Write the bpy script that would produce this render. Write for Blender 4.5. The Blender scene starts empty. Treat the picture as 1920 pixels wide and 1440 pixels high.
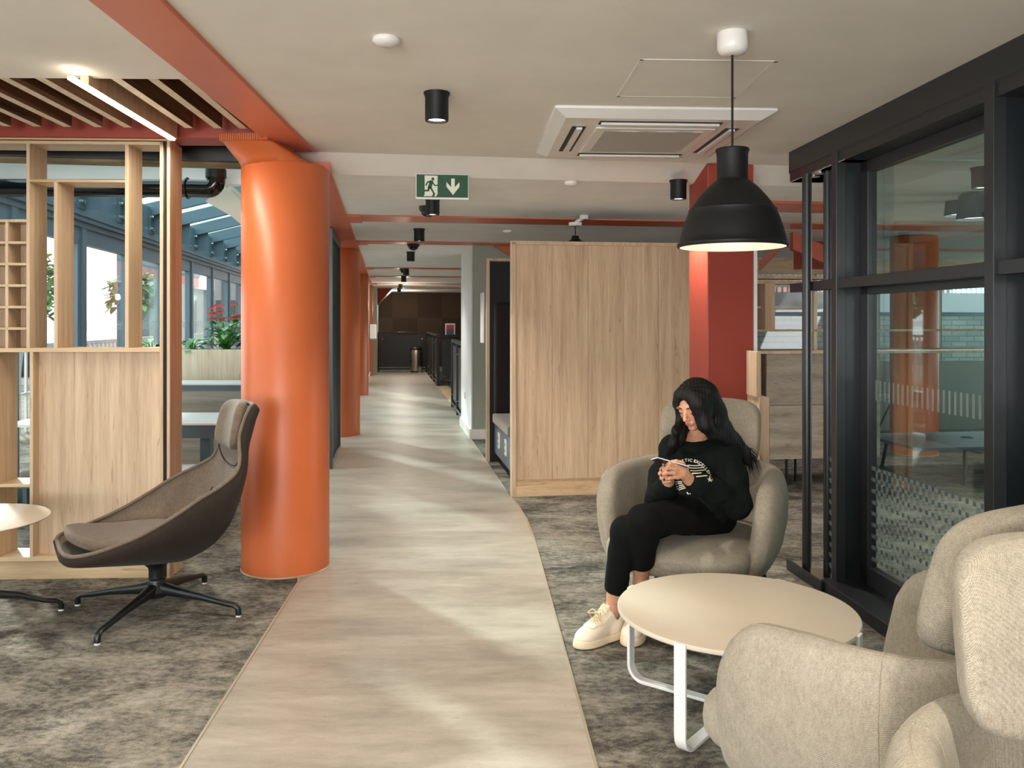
import bpy, bmesh, math, random
import numpy as np
from mathutils import Vector, Matrix, noise as mnoise
from mathutils.bvhtree import BVHTree
R_ = math.radians
random.seed(7)
S = bpy.context.scene
COL = S.collection
FPX, HOR, CAMH = 1570.0, 603.0, 1.42

# ------------------------------------------------------------------ survey helpers (photo pixel + distance -> place in the room)
def P(u, v, Y):
    return Vector(((u - 960) / FPX * Y, Y, CAMH - (v - HOR) / FPX * Y))
def F(u, v):
    Y = FPX * CAMH / (v - HOR)
    return ((u - 960) / FPX * Y, Y)
def frame(ox, oy, deg):
    c, s = math.cos(R_(deg)), math.sin(R_(deg))
    return lambda x, y, z: Vector((ox + x * c - y * s, oy + x * s + y * c, z))
W = lambda x, y, z: Vector((x, y, z))
C = frame(0, 0, 8.5)             # corridor grid
L = frame(-1.85, 4.64, 2.5)      # left bay with the shelving divider
G = frame(2.0, 0, 3.93)          # glazed partition on the right (x = 0 is its front face)

# ------------------------------------------------------------------ materials
def lin(h):
    if isinstance(h, str):
        h = h.lstrip('#'); c = [int(h[i:i+2], 16) / 255 for i in (0, 2, 4)]
    else:
        c = [v / 255 for v in h]
    return tuple((v / 12.92 if v <= .04045 else ((v + .055) / 1.055) ** 2.4) for v in c) + (1,)
MATS = {}
class MT:
    def __init__(s, name):
        s.m = bpy.data.materials.new(name); s.m.use_nodes = True
        s.n = s.m.node_tree.nodes; s.l = s.m.node_tree.links
        s.b = s.n['Principled BSDF']; s.out = s.n['Material Output']; MATS[name] = s.m
    def N(s, t, **k):
        n = s.n.new(t)
        for a, v in k.items():
            if a in n.inputs: n.inputs[a].default_value = v
            else: setattr(n, a, v)
        return n
    def L(s, a, b): s.l.new(a, b)
    def coords(s, scale=(1, 1, 1), rnd=True, rot=(0, 0, 0)):
        t = s.N('ShaderNodeTexCoord'); mp = s.N('ShaderNodeMapping')
        mp.inputs['Scale'].default_value = scale; mp.inputs['Rotation'].default_value = rot
        s.L(t.outputs['Object'], mp.inputs['Vector'])
        if rnd:
            oi = s.N('ShaderNodeObjectInfo'); mu = s.N('ShaderNodeMath', operation='MULTIPLY'); mu.inputs[1].default_value = 13.7
            s.L(oi.outputs['Random'], mu.inputs[0]); cb = s.N('ShaderNodeCombineXYZ')
            for i in range(3): s.L(mu.outputs[0], cb.inputs[i])
            s.L(cb.outputs[0], mp.inputs['Location'])
        return mp.outputs[0]
    def noise(s, vec, scale, detail=4, rough=.55, dist=0.):
        n = s.N('ShaderNodeTexNoise'); n.inputs['Scale'].default_value = scale; n.inputs['Detail'].default_value = detail
        n.inputs['Roughness'].default_value = rough; n.inputs['Distortion'].default_value = dist
        s.L(vec, n.inputs['Vector']); return n.outputs['Fac']
    def ramp(s, fac, stops):
        r = s.N('ShaderNodeValToRGB'); e = r.color_ramp.elements
        while len(e) < len(stops): e.new(.5)
        for i, (p, c) in enumerate(stops):
            e[i].position = p; e[i].color = c if len(c) == 4 else tuple(c) + (1,)
        s.L(fac, r.inputs[0]); return r.outputs[0]
    def mix(s, a, b, fac, mode='MIX'):
        n = s.N('ShaderNodeMix', data_type='RGBA', blend_type=mode)
        for sock, v in ((n.inputs[0], fac), (n.inputs[6], a), (n.inputs[7], b)):
            if hasattr(v, 'links') or isinstance(v, bpy.types.NodeSocket): s.L(v, sock)
            else: sock.default_value = v
        return n.outputs[2]
    def math(s, op, a, b=0.):
        n = s.N('ShaderNodeMath', operation=op)
        for i, v in enumerate((a, b)):
            if isinstance(v, bpy.types.NodeSocket): s.L(v, n.inputs[i])
            else: n.inputs[i].default_value = v
        return n.outputs[0]
    def bump(s, h, strength=.3, dist=.01):
        b = s.N('ShaderNodeBump'); b.inputs['Strength'].default_value = strength; b.inputs['Distance'].default_value = dist
        s.L(h, b.inputs['Height']); s.L(b.outputs[0], s.b.inputs['Normal'])
    def base(s, c, rough=.5, metal=0., spec=.5):
        if isinstance(c, bpy.types.NodeSocket): s.L(c, s.b.inputs['Base Color'])
        else: s.b.inputs['Base Color'].default_value = c
        s.b.inputs['Roughness'].default_value = rough; s.b.inputs['Metallic'].default_value = metal
        s.b.inputs['Specular IOR Level'].default_value = spec
        return s
def plain(name, col, rough=.5, metal=0., spec=.5, bump=0, bscale=60, var=.04):
    t = MT(name); c = lin(col); v = t.coords()
    n = t.noise(v, 3, 3)
    dk = tuple(x * (1 - var) for x in c[:3]) + (1,); lt = tuple(min(1, x * (1 + var)) for x in c[:3]) + (1,)
    t.base(t.ramp(n, [(.3, dk), (.7, lt)]), rough, metal, spec)
    if bump: t.bump(t.noise(v, bscale, 5), bump, .004)
    return t.m
def emit(name, col, strength):
    t = MT(name); t.base((0, 0, 0, 1), .5)
    t.b.inputs['Emission Color'].default_value = lin(col); t.b.inputs['Emission Strength'].default_value = strength
    return t.m
def wood(name, c0, c1, c2, axis='z', rough=.45, sc=1.):
    t = MT(name)
    st = {'z': (1, 1, .045), 'x': (.045, 1, 1), 'y': (1, .045, 1)}[axis]
    v = t.coords(st); a = t.noise(v, 14 * sc, 5, .6, .35); b = t.noise(v, 90 * sc, 3, .6)
    col = t.ramp(a, [(.32, lin(c0)), (.5, lin(c1)), (.68, lin(c2))])
    fine = t.ramp(b, [(.35, (.86, .86, .86, 1)), (.6, (1, 1, 1, 1))])
    v2 = t.coords(tuple(x * (1.6 if x < .5 else 1) for x in st)); k = t.noise(v2, 34 * sc, 2, .5, 1.2)
    dark = t.ramp(k, [(.66, (1, 1, 1, 1)), (.72, (.72, .66, .6, 1)), (.76, (1, 1, 1, 1))])
    t.base(t.mix(t.mix(col, fine, 1., 'MULTIPLY'), dark, 1., 'MULTIPLY'), rough, 0, .4)
    t.bump(b, .08, .002); return t.m
def fabric(name, c0, c1, scale=1., rough=.95, bmp=.5, sheen=.3, weave=.2):
    t = MT(name); v = t.coords(rnd=False); ws = []
    for rot in ((R_(35), R_(20), R_(45)), (R_(-30), R_(25), R_(-45))):
        w1 = t.N('ShaderNodeTexWave', wave_type='BANDS', bands_direction='X'); w1.inputs['Scale'].default_value = 135 * scale
        w1.inputs['Distortion'].default_value = 1.2; w1.inputs['Detail'].default_value = 1; w1.inputs['Detail Scale'].default_value = 2
        t.L(t.coords(rot=rot, rnd=False), w1.inputs['Vector']); ws.append(w1.outputs['Fac'])
    n = t.noise(v, 340 * scale, 3, .8); n2 = t.noise(t.coords((1, 1, .4), False), 120 * scale, 4, .7); big = t.noise(v, 14, 3)
    wv = t.math('MULTIPLY', ws[0], ws[1])
    h = t.math('ADD', t.math('MULTIPLY', wv, weave), t.math('ADD', t.math('MULTIPLY', n, .42), t.math('ADD', t.math('MULTIPLY', n2, .22), t.math('MULTIPLY', big, .12))))
    t.base(t.ramp(h, [(.28, lin(c0)), (.66, lin(c1))]), rough, 0, .15)
    t.b.inputs['Sheen Weight'].default_value = sheen; t.b.inputs['Sheen Roughness'].default_value = .5
    t.bump(h, bmp, .0015); return t.m

wood('ash', '#b99d7f', '#c9ae90', '#d5bc9d', sc=1.5)
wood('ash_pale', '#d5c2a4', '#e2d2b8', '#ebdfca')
wood('ash_x', '#b99a72', '#cdb08a', '#d8bd98', 'x')
wood('ash_grey_x', '#9c9082', '#b3a797', '#c4b9a8', 'x')
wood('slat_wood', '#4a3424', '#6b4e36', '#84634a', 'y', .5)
wood('ash_y', '#b99a72', '#cdb08a', '#d8bd98', 'y')
plain('white_ceiling', (236, 232, 224), .9, spec=.2, bump=.03)
plain('low_ceiling', (243, 243, 241), .85, spec=.25, bump=.03)
plain('white_paint', (226, 226, 224), .55)
plain('white_gloss', (232, 230, 226), .25)
plain('sage_paint', (158, 164, 152), .7)
plain('steel_blue', (70, 88, 98), .35, .0, .6)
plain('steel_slate', (96, 118, 130), .35, 0, .6)
plain('black_metal', (22, 24, 25), .35, .0, .5)
plain('black_matt', (16, 17, 17), .55, 0, .35)
plain('partition_metal', (44, 46, 48), .34, .2, .6)
plain('partition_reveal', (24, 30, 33), .32, 0, .5)
plain('grey_laminate', (92, 104, 112), .4)
plain('table_white', (196, 184, 167), .38, 0, .4)
plain('frame_white', (224, 222, 220), .35)
plain('chrome', (205, 205, 205), .18, 1., .5)
plain('brushed_steel', (190, 180, 165), .28, 1., .5)
plain('brass_trim', (190, 180, 160), .4, .6)
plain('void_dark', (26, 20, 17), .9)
plain('rubber_white', (222, 218, 208), .6)
def orange(name, c0, c1, rough=.32, bmp=.12):
    t = MT(name); v = t.coords(rnd=False)
    t.base(t.ramp(t.noise(v, 2.5, 3), [(.3, lin(c0)), (.7, lin(c1))]), rough, 0, .5)
    t.bump(t.math('ADD', t.math('MULTIPLY', t.noise(v, 9, 4), .8), t.math('MULTIPLY', t.noise(v, 120, 3), .2)), bmp, .01)
    return t.m
orange('orange_paint', (190, 96, 50), (196, 102, 56), .38)
orange('orange_beam', (208, 112, 86), (213, 118, 92), .36)
orange('red_paint', (148, 58, 43), (154, 62, 47), .5, .06)
# carpet
t = MT('carpet'); v = t.coords((1, 1, 1), False); vs = t.coords((.85, 1.35, 1), False, (0, 0, R_(8)))
a = t.noise(vs, 2.8, 8, .72, .4); b = t.noise(vs, 26, 6, .8); c = t.noise(v, 330, 3, .8)
h = t.math('ADD', t.math('MULTIPLY', a, .5), t.math('ADD', t.math('MULTIPLY', b, .36), t.math('MULTIPLY', c, .22)))
t.base(t.ramp(h, [(.42, lin('#302e2a')), (.50, lin('#57534c')), (.56, lin('#817c71')), (.66, lin('#a79f91'))]), .97, 0, .1)
t.bump(t.math('ADD', c, t.math('MULTIPLY', b, .6)), .7, .006)
# vinyl concrete-look floor
t = MT('vinyl'); v = t.coords((1, 1, 1), False, (0, 0, R_(-4))); vs = t.coords((.6, 2.0, 1), False, (0, 0, R_(-4)))
a = t.noise(vs, 1.5, 6, .6, .4); b = t.noise(vs, 9, 6, .7); c = t.noise(v, 140, 3, .6)
h = t.math('ADD', t.math('MULTIPLY', a, .55), t.math('ADD', t.math('MULTIPLY', b, .35), t.math('MULTIPLY', c, .1)))
spots = t.ramp(t.noise(vs, 30, 4, .7, .6), [(.27, (.62, .6, .56, 1)), (.34, (1, 1, 1, 1))])
br = t.N('ShaderNodeTexBrick'); br.offset = .5; br.inputs['Scale'].default_value = 1.
for k_, v_ in (('Brick Width', 3.6), ('Row Height', 2.6), ('Mortar Size', .0035), ('Mortar Smooth', .2)): br.inputs[k_].default_value = v_
br.inputs['Color1'].default_value = br.inputs['Color2'].default_value = (1, 1, 1, 1); br.inputs['Mortar'].default_value = (.8, .78, .74, 1)
t.L(v, br.inputs['Vector'])
colr = t.mix(t.ramp(h, [(.36, lin('#827b70')), (.5, lin('#9b9285')), (.64, lin('#aea598'))]), spots, 1., 'MULTIPLY')
t.base(t.mix(colr, br.outputs['Color'], 1., 'MULTIPLY'), .42, 0, .5)
rr = t.ramp(a, [(.3, (.34, .34, .34, 1)), (.7, (.5, .5, .5, 1))]); t.L(rr, t.b.inputs['Roughness'])
t.bump(t.math('ADD', t.math('MULTIPLY', c, .3), b), .05, .003)
fabric('beige_wool', '#6c6456', '#b8af9e', 1., bmp=.32, sheen=.08)
fabric('brown_wool', '#4a3f35', '#8d7d6d', .9, bmp=.35, sheen=.15)
fabric('brown_wool_shaded', '#221d19', '#3d342d', .9, bmp=.3, sheen=.05)  # darker copy of brown_wool, puts the outer shell's shade into the colour
fabric('booth_leather', '#1a1716', '#2a2524', .4, .6, .15, .05)
fabric('seat_taupe', '#5a524a', '#837a70', .9)
fabric('jumper', '#090d0b', '#131a17', .9, .9, .3, .0)
fabric('trouser', '#070808', '#101111', 1.1, .9, .2, .0)
# hair
t = MT('hair_black'); v = t.coords((1, 1, .05), False); n = t.noise(v, 170, 4, .6); 
t.base(t.ramp(n, [(.35, (.002, .002, .002, 1)), (.7, (.008, .007, .007, 1))]), .6, 0, .25); t.bump(n, .35, .003)
# skin
t = MT('skin'); v = t.coords(rnd=False); n = t.noise(v, 30, 3)
t.base(t.ramp(n, [(.3, lin('#b98468')), (.7, lin('#cf9d80'))]), .5, 0, .4)
t.b.inputs['Subsurface Weight'].default_value = .12; t.b.inputs['Subsurface Radius'].default_value = (.02, .008, .004)
plain('lip', (166, 84, 74), .4); plain('nail_black', (14, 12, 14), .15); plain('brow', (22, 15, 12), .8)
plain('sneaker', (226, 212, 192), .5, bump=.1, bscale=200); plain('sneaker_sole', (220, 202, 172), .6); plain('lace', (206, 188, 150), .9)
plain('print_white', (226, 218, 200), .7)
plain('green_sign', (0, 70, 36), .5); plain('sign_white', (222, 222, 208), .4)
plain('leaf', (74, 140, 66), .4, var=.5); plain('leaf_light', (150, 196, 120), .4, var=.3); plain('flower', (232, 140, 140), .4)
plain('soil', (60, 46, 36), .95); plain('purple_petal', (110, 90, 190), .5)
plain('end_wall_brown', (66, 52, 42), .85); plain('poster_pink', (180, 70, 84), .5); plain('poster_grey', (84, 84, 100), .5)
plain('pavement', (196, 194, 190), .9); plain('ext_white', (158, 160, 162), .8); plain('ext_rail', (214, 216, 218), .7); plain('ext_pink', (150, 104, 102), .8)
plain('ext_glass', (60, 76, 88), .1, .0, .8); plain('foliage_ext', (118, 150, 104), .8, var=.3)
plain('screen_dark', (12, 12, 14), .1); plain('phone_case', (40, 30, 28), .3)
plain('concrete_beam', (120, 110, 84), .9, bump=.6, bscale=60, var=.5)
# brick
t = MT('grey_brick'); v = t.coords(rnd=False, rot=(R_(90), 0, 0)); br = t.N('ShaderNodeTexBrick'); br.inputs['Scale'].default_value = 1.
for k_, v_ in (('Brick Width', .30), ('Row Height', .10), ('Mortar Size', .008)): br.inputs[k_].default_value = v_
br.inputs['Color1'].default_value = lin('#6c7470'); br.inputs['Color2'].default_value = lin('#82887f'); br.inputs['Mortar'].default_value = lin('#505653')
t.L(v, br.inputs['Vector']); t.base(br.outputs['Color'], .9)
# acoustic end wall with grooved squares
t = MT('grooved_brown'); v = t.coords(rnd=False)
ck = t.N('ShaderNodeTexChecker'); ck.inputs['Scale'].default_value = 1.3; t.L(v, ck.inputs['Vector'])
wv = t.N('ShaderNodeTexWave', wave_type='BANDS', bands_direction='X'); wv.inputs['Scale'].default_value = 7.; t.L(v, wv.inputs['Vector'])
g = t.math('MULTIPLY', ck.outputs['Fac'], t.math('GREATER_THAN', wv.outputs['Fac'], .7))
t.base(t.mix(lin('#4b3b30'), lin('#2a211c'), g), .9, 0, .2)
# glass: clear for light, mirror-like at grazing angles
def glass(name, tint, refl=1.):
    t = MT(name); t.n.remove(t.b)
    tr = t.N('ShaderNodeBsdfTransparent'); tr.inputs[0].default_value = tint
    gl = t.N('ShaderNodeBsdfGlossy'); gl.inputs['Roughness'].default_value = .02; gl.inputs[0].default_value = (refl, refl, refl, 1)
    ge = t.N('ShaderNodeNewGeometry'); io = t.math('ADD', 1.5, t.math('MULTIPLY', ge.outputs['Backfacing'], 1/1.5 - 1.5))
    fr = t.N('ShaderNodeFresnel'); t.L(io, fr.inputs['IOR'])
    mx = t.N('ShaderNodeMixShader'); t.L(fr.outputs[0], mx.inputs[0]); t.L(tr.outputs[0], mx.inputs[1]); t.L(gl.outputs[0], mx.inputs[2])
    t.L(mx.outputs[0], t.out.inputs[0]); return t.m
glass('clear_glass', (.93, .97, .96, 1)); glass('tinted_glass', (.74, .86, .86, 1))
# frosted film squares
def film(name, alpha, col):
    t = MT(name); t.n.remove(t.b)
    tr = t.N('ShaderNodeBsdfTransparent'); df = t.N('ShaderNodeBsdfDiffuse'); df.inputs[0].default_value = lin(col)
    mx = t.N('ShaderNodeMixShader'); mx.inputs[0].default_value = alpha
    t.L(tr.outputs[0], mx.inputs[1]); t.L(df.outputs[0], mx.inputs[2]); t.L(mx.outputs[0], t.out.inputs[0]); return t.m
film('film_light', .20, '#a8b4b4'); film('film_dark', .42, '#4e5c5e')
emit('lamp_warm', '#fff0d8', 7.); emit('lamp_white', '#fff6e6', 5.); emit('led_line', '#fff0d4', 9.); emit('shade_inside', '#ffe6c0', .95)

# ------------------------------------------------------------------ mesh building
class MB:
    def __init__(s): s.bm = bmesh.new()
    def face(s, vs, mi=0):
        vv = [s.bm.verts.new(v) for v in vs]; f = s.bm.faces.new(vv); f.material_index = mi; return f
    def hexa(s, p, mi=0):       # 8 points: bottom 4, top 4
        v = [s.bm.verts.new(q) for q in p]
        for f in ((0, 3, 2, 1), (4, 5, 6, 7), (0, 1, 5, 4), (1, 2, 6, 5), (2, 3, 7, 6), (3, 0, 4, 7)):
            s.bm.faces.new([v[i] for i in f]).material_index = mi
        return s
    def box(s, x0, x1, y0, y1, z0, z1, fr=W, mi=0):
        return s.hexa([fr(x0, y0, z0), fr(x1, y0, z0), fr(x1, y1, z0), fr(x0, y1, z0), fr(x0, y0, z1), fr(x1, y0, z1), fr(x1, y1, z1), fr(x0, y1, z1)], mi)
    def prism(s, poly, z0, z1, fr=W, mi=0):
        b = [s.bm.verts.new(fr(x, y, z0)) for x, y in poly]; t = [s.bm.verts.new(fr(x, y, z1)) for x, y in poly]; n = len(poly)
        s.bm.faces.new(b[::-1]).material_index = mi; s.bm.faces.new(t).material_index = mi
        for i in range(n): s.bm.faces.new([b[i], b[(i+1) % n], t[(i+1) % n], t[i]]).material_index = mi
        return s
    def rings(s, rings, cap=True, closed=False, mi=0):
        rs = [[s.bm.verts.new(v) for v in r] for r in rings]; n = len(rs[0])
        m = len(rs)
        for i in range(m if closed else m - 1):
            a, b = rs[i], rs[(i+1) % m]
            for j in range(n): s.bm.faces.new([a[j], a[(j+1) % n], b[(j+1) % n], b[j]]).material_index = mi
        if cap and not closed:
            s.bm.faces.new(rs[0][::-1]).material_index = mi; s.bm.faces.new(rs[-1]).material_index = mi
        return s
    def lathe(s, prof, c=(0, 0, 0), seg=40, cap=False, mi=0):
        c = Vector(c)
        return s.rings([[c + Vector((r * math.cos(2*math.pi*j/seg), r * math.sin(2*math.pi*j/seg), z)) for j in range(seg)] for r, z in prof], cap, mi=mi)
    def tube(s, path, rad, seg=12, cap=True, closed=False, flat=1., up=None, mi=0):
        pts = [Vector(p) for p in path]; n = len(pts); rr = rad if isinstance(rad, (list, tuple)) else [rad] * n
        rings = []; pn = None
        for i, p in enumerate(pts):
            if closed: d = (pts[(i+1) % n] - pts[i-1])
            else: d = (pts[min(i+1, n-1)] - pts[max(i-1, 0)])
            d = d.normalized()
            if pn is None:
                a = Vector(up) if up else (Vector((0, 0, 1)) if abs(d.z) < .9 else Vector((1, 0, 0)))
                nn = (a - d * a.dot(d)).normalized()
            else: nn = (pn - d * pn.dot(d)).normalized()
            pn = nn; bb = d.cross(nn)
            rings.append([p + (nn * math.cos(2*math.pi*j/seg) * flat + bb * math.sin(2*math.pi*j/seg)) * rr[i] for j in range(seg)])
        return s.rings(rings, cap, closed, mi)
    def bar(s, path, w, t, up, closed=False, mi=0):   # flat bar swept along path; up = width direction
        pts = [Vector(p) for p in path]; n = len(pts); u = Vector(up).normalized(); rings = []
        for i, p in enumerate(pts):
            d = (pts[min(i+1, n-1)] - pts[max(i-1, 0)]).normalized() if not closed else (pts[(i+1) % n] - pts[i-1]).normalized()
            q = d.cross(u).normalized()
            rings.append([p + u*w/2 + q*t/2, p - u*w/2 + q*t/2, p - u*w/2 - q*t/2, p + u*w/2 - q*t/2])
        return s.rings(rings, True, closed, mi)
    def cyl(s, a, b, r, r2=None, seg=20, mi=0): return s.tube([a, b], [r, r if r2 is None else r2], seg, mi=mi)
    def build(s, name, mat, parent=None, smooth=None, bevel=0, subsurf=0, solid=0):
        bmesh.ops.recalc_face_normals(s.bm, faces=s.bm.faces)
        me = bpy.data.meshes.new(name); s.bm.to_mesh(me); s.bm.free()
        return finish(name, me, mat, parent, smooth, bevel, subsurf, solid)
WORLD = {}
def finish(name, me, mat, parent=None, smooth=None, bevel=0, subsurf=0, solid=0):
    o = bpy.data.objects.new(name, me); COL.objects.link(o)
    for m in (mat if isinstance(mat, (list, tuple)) else [mat]): me.materials.append(MATS[m] if isinstance(m, str) else m)
    if parent is None:
        n = len(me.vertices); co = np.empty(n * 3, np.float32); me.vertices.foreach_get('co', co); co = co.reshape(-1, 3)
        lo, hi = co.min(0), co.max(0); b = Vector((float(lo[0]+hi[0])/2, float(lo[1]+hi[1])/2, float(lo[2])))
        me.transform(Matrix.Translation(-b)); o.location = b; WORLD[o.name] = b
    else:
        o.parent = parent
        q = parent
        off = Vector((0, 0, 0)); isw = False
        while q is not None:
            if q.name in WORLD: off = WORLD[q.name]; isw = True
            q = q.parent
        if isw: me.transform(Matrix.Translation(-off))
    if smooth is None or smooth is not False:
        ang = R_(40 if smooth is None else smooth)
        me.polygons.foreach_set('use_smooth', [True] * len(me.polygons))
        try: me.set_sharp_from_angle(angle=ang)
        except Exception: pass
    if solid:
        m = o.modifiers.new('t', 'SOLIDIFY'); m.thickness = solid; m.offset = 0
    if bevel:
        m = o.modifiers.new('b', 'BEVEL'); m.width = bevel; m.segments = 2; m.limit_method = 'ANGLE'; m.angle_limit = R_(50); m.harden_normals = False
    if subsurf:
        m = o.modifiers.new('s', 'SUBSURF'); m.levels = m.render_levels = subsurf
    return o
def thing(name, label, cat, loc=(0, 0, 0), rotz=0., group=None, world=False, kind=None):
    o = bpy.data.objects.new(name, None); COL.objects.link(o); o.empty_display_size = .1
    o.location = loc; o.rotation_euler = (0, 0, rotz)
    if world: WORLD[o.name] = Vector(loc)
    if kind: o['kind'] = kind
    if label: o['label'] = label
    if cat: o['category'] = cat
    if group: o['group'] = group
    return o
def tag(o, label, cat, group=None, kind=None):
    if label: o['label'] = label
    if cat: o['category'] = cat
    if group: o['group'] = group
    if kind: o['kind'] = kind
    return o
def struct(o, label=None): 
    o['kind'] = 'structure'
    if label: o['label'] = label
    return o
def dup(o, loc=None, rotz=None, label=None, group=None, parent=None):
    c = o.copy(); COL.objects.link(c)
    if parent is not None: c.parent = parent
    if loc is not None: c.location = loc
    if rotz is not None: c.rotation_euler = (0, 0, rotz)
    if label: c['label'] = label
    if group: c['group'] = group
    for ch in [q for q in bpy.data.objects if q.parent == o]: dup(ch, parent=c)
    return c
def grid_mesh(name, rows, mat, parent, closed_u=False, solid=0, subsurf=0, smooth=60, capends=False):
    m = MB(); vs = [[m.bm.verts.new(p) for p in r] for r in rows]; nr, nc = len(rows), len(rows[0])
    for i in range(nr - 1):
        for j in range(nc if closed_u else nc - 1):
            m.bm.faces.new([vs[i][j], vs[i][(j+1) % nc], vs[i+1][(j+1) % nc], vs[i+1][j]])
    return m.build(name, mat, parent, smooth, 0, subsurf, solid)
def sgnpow(a, e): return math.copysign(abs(a) ** e, a)
def superell(cx, cy, cz, hx, hy, hz, e1=.4, e2=.4, nu=28, nv=16, fn=None):
    rows = []
    for i in range(nv + 1):
        a = -math.pi/2 + math.pi * i / nv; r = []
        ca, sa = sgnpow(math.cos(a), e1), sgnpow(math.sin(a), e1)
        for j in range(nu):
            b = 2*math.pi*j/nu
            p = Vector((hx*ca*sgnpow(math.cos(b), e2), hy*ca*sgnpow(math.sin(b), e2), hz*sa))
            if fn: p = fn(p)
            r.append(p + Vector((cx, cy, cz)))
        rows.append(r)
    return rows

# ------------------------------------------------------------------ organic shapes: distance field -> surface
class SDF:
    def __init__(s, lo, hi, h):
        s.h = h; s.lo = np.array(lo, float); n = np.ceil((np.array(hi) - s.lo) / h).astype(int) + 1
        s.ax = [s.lo[i] + h * np.arange(n[i]) for i in range(3)]; s.D = np.full(n, 1., np.float32)
    def sl(s, lo, hi):
        r = []
        for i in range(3):
            a = max(0, int((lo[i] - s.lo[i]) / s.h)); b = min(s.D.shape[i], int((hi[i] - s.lo[i]) / s.h) + 2)
            if b <= a: return None
            r.append(slice(a, b))
        return tuple(r)
    def apply(s, lo, hi, k, fn, op):
        m = k + 3 * s.h; sl = s.sl([q - m for q in lo], [q + m for q in hi])
        if sl is None: return
        X, Y, Z = np.meshgrid(*(s.ax[i][sl[i]] for i in range(3)), indexing='ij')
        d = fn(X, Y, Z).astype(np.float32); D = s.D[sl]
        if op == 'add':
            hh = np.maximum(k - np.abs(D - d), 0) / k; s.D[sl] = np.minimum(D, d) - hh * hh * k * .25
        else:
            d = -d; hh = np.maximum(k - np.abs(D - d), 0) / k; s.D[sl] = np.maximum(D, d) + hh * hh * k * .25
    def cone(s, a, b, ra, rb, k=.02, op='add'):
        a = np.array(a, float); b = np.array(b, float); ab = b - a; L2 = max(float(ab @ ab), 1e-9); r = max(ra, rb)
        def f(X, Y, Z):
            t = np.clip(((X-a[0])*ab[0] + (Y-a[1])*ab[1] + (Z-a[2])*ab[2]) / L2, 0, 1)
            return np.sqrt((X-a[0]-t*ab[0])**2 + (Y-a[1]-t*ab[1])**2 + (Z-a[2]-t*ab[2])**2) - (ra + (rb-ra)*t)
        s.apply(np.minimum(a, b) - r, np.maximum(a, b) + r, k, f, op); return s
    def chain(s, pts, rad, k=.02):
        for i in range(len(pts) - 1): s.cone(pts[i], pts[i+1], rad[i], rad[i+1], k)
        return s
    def ell(s, c, rad, axes=None, k=.02, op='add'):
        c = np.array(c, float); A = np.eye(3) if axes is None else np.array([list(v) for v in axes], float); rad = np.array(rad, float); R = rad.max()
        def f(X, Y, Z):
            dx, dy, dz = X-c[0], Y-c[1], Z-c[2]; q = [A[i][0]*dx + A[i][1]*dy + A[i][2]*dz for i in range(3)]
            k0 = np.sqrt(sum((q[i]/rad[i])**2 for i in range(3))); k1 = np.sqrt(sum((q[i]/rad[i]**2)**2 for i in range(3)))
            return k0 * (k0 - 1) / np.maximum(k1, 1e-6)
        s.apply(c - R, c + R, k, f, op); return s
    def boxr(s, c, half, axes, r, k=.01, op='add'):
        c = np.array(c, float); A = np.array([list(v) for v in axes], float); hf = np.array(half, float) - r; R = np.linalg.norm(half)
        def f(X, Y, Z):
            dx, dy, dz = X-c[0], Y-c[1], Z-c[2]; q = [np.abs(A[i][0]*dx + A[i][1]*dy + A[i][2]*dz) - hf[i] for i in range(3)]
            return np.sqrt(sum(np.maximum(v, 0)**2 for v in q)) + np.minimum(np.maximum(np.maximum(q[0], q[1]), q[2]), 0) - r
        s.apply(c - R, c + R, k, f, op); return s
    def half(s, p, n, k=.005):     # keep the side that n points away from
        p = np.array(p, float); n = np.array(n, float); n = n / np.linalg.norm(n)
        X, Y, Z = np.meshgrid(*s.ax, indexing='ij'); d = ((X-p[0])*n[0] + (Y-p[1])*n[1] + (Z-p[2])*n[2]).astype(np.float32)
        s.D = np.maximum(s.D, d); return s
    def wrinkle(s, amp, freq, seed=0., stretch=(1, 1, 1)):
        X, Y, Z = np.meshgrid(*s.ax, indexing='ij'); rs = np.random.RandomState(int(seed * 10) + 3); acc = 0
        for i in range(7):
            w = rs.normal(size=3) * np.array(stretch) * freq * (.6 + .22 * i); ph = rs.rand() * 6.28
            acc = acc + np.sin(X*w[0] + Y*w[1] + Z*w[2] + ph + .8*np.sin((X*w[1] - Z*w[0])*.7)) / (1 + .5*i)
        s.D += (acc * amp * .4).astype(np.float32); return s
    def mesh(s):
        D = s.D; D[0], D[-1], D[:, 0], D[:, -1], D[:, :, 0], D[:, :, -1] = (np.maximum(q, .001) for q in (D[0], D[-1], D[:, 0], D[:, -1], D[:, :, 0], D[:, :, -1]))
        ins = D < 0; n = np.array(D.shape); cs = n - 1
        cnt = np.zeros(cs, np.int8)
        for i in (0, 1):
            for j in (0, 1):
                for k in (0, 1): cnt += ins[i:i+cs[0], j:j+cs[1], k:k+cs[2]]
        act = (cnt > 0) & (cnt < 8); idx = np.full(cs, -1, np.int64); cells = np.argwhere(act); idx[act] = np.arange(len(cells))
        acc = np.zeros((len(cells), 3)); num = np.zeros(len(cells))
        offs = [(i, j, k) for i in (0, 1) for j in (0, 1) for k in (0, 1)]
        for a in offs:
            for ax in range(3):
                if a[ax]: continue
                b = list(a); b[ax] = 1
                va = D[cells[:, 0]+a[0], cells[:, 1]+a[1], cells[:, 2]+a[2]]; vb = D[cells[:, 0]+b[0], cells[:, 1]+b[1], cells[:, 2]+b[2]]
                m = (va < 0) != (vb < 0); t = np.where(m, va / np.where(m, va - vb, 1), 0)
                p = np.tile(np.array(a, float), (len(cells), 1)); p[:, ax] += t
                acc[m] += p[m]; num[m] += 1
        verts = s.lo + (cells + acc / num[:, None]) * s.h
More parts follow.
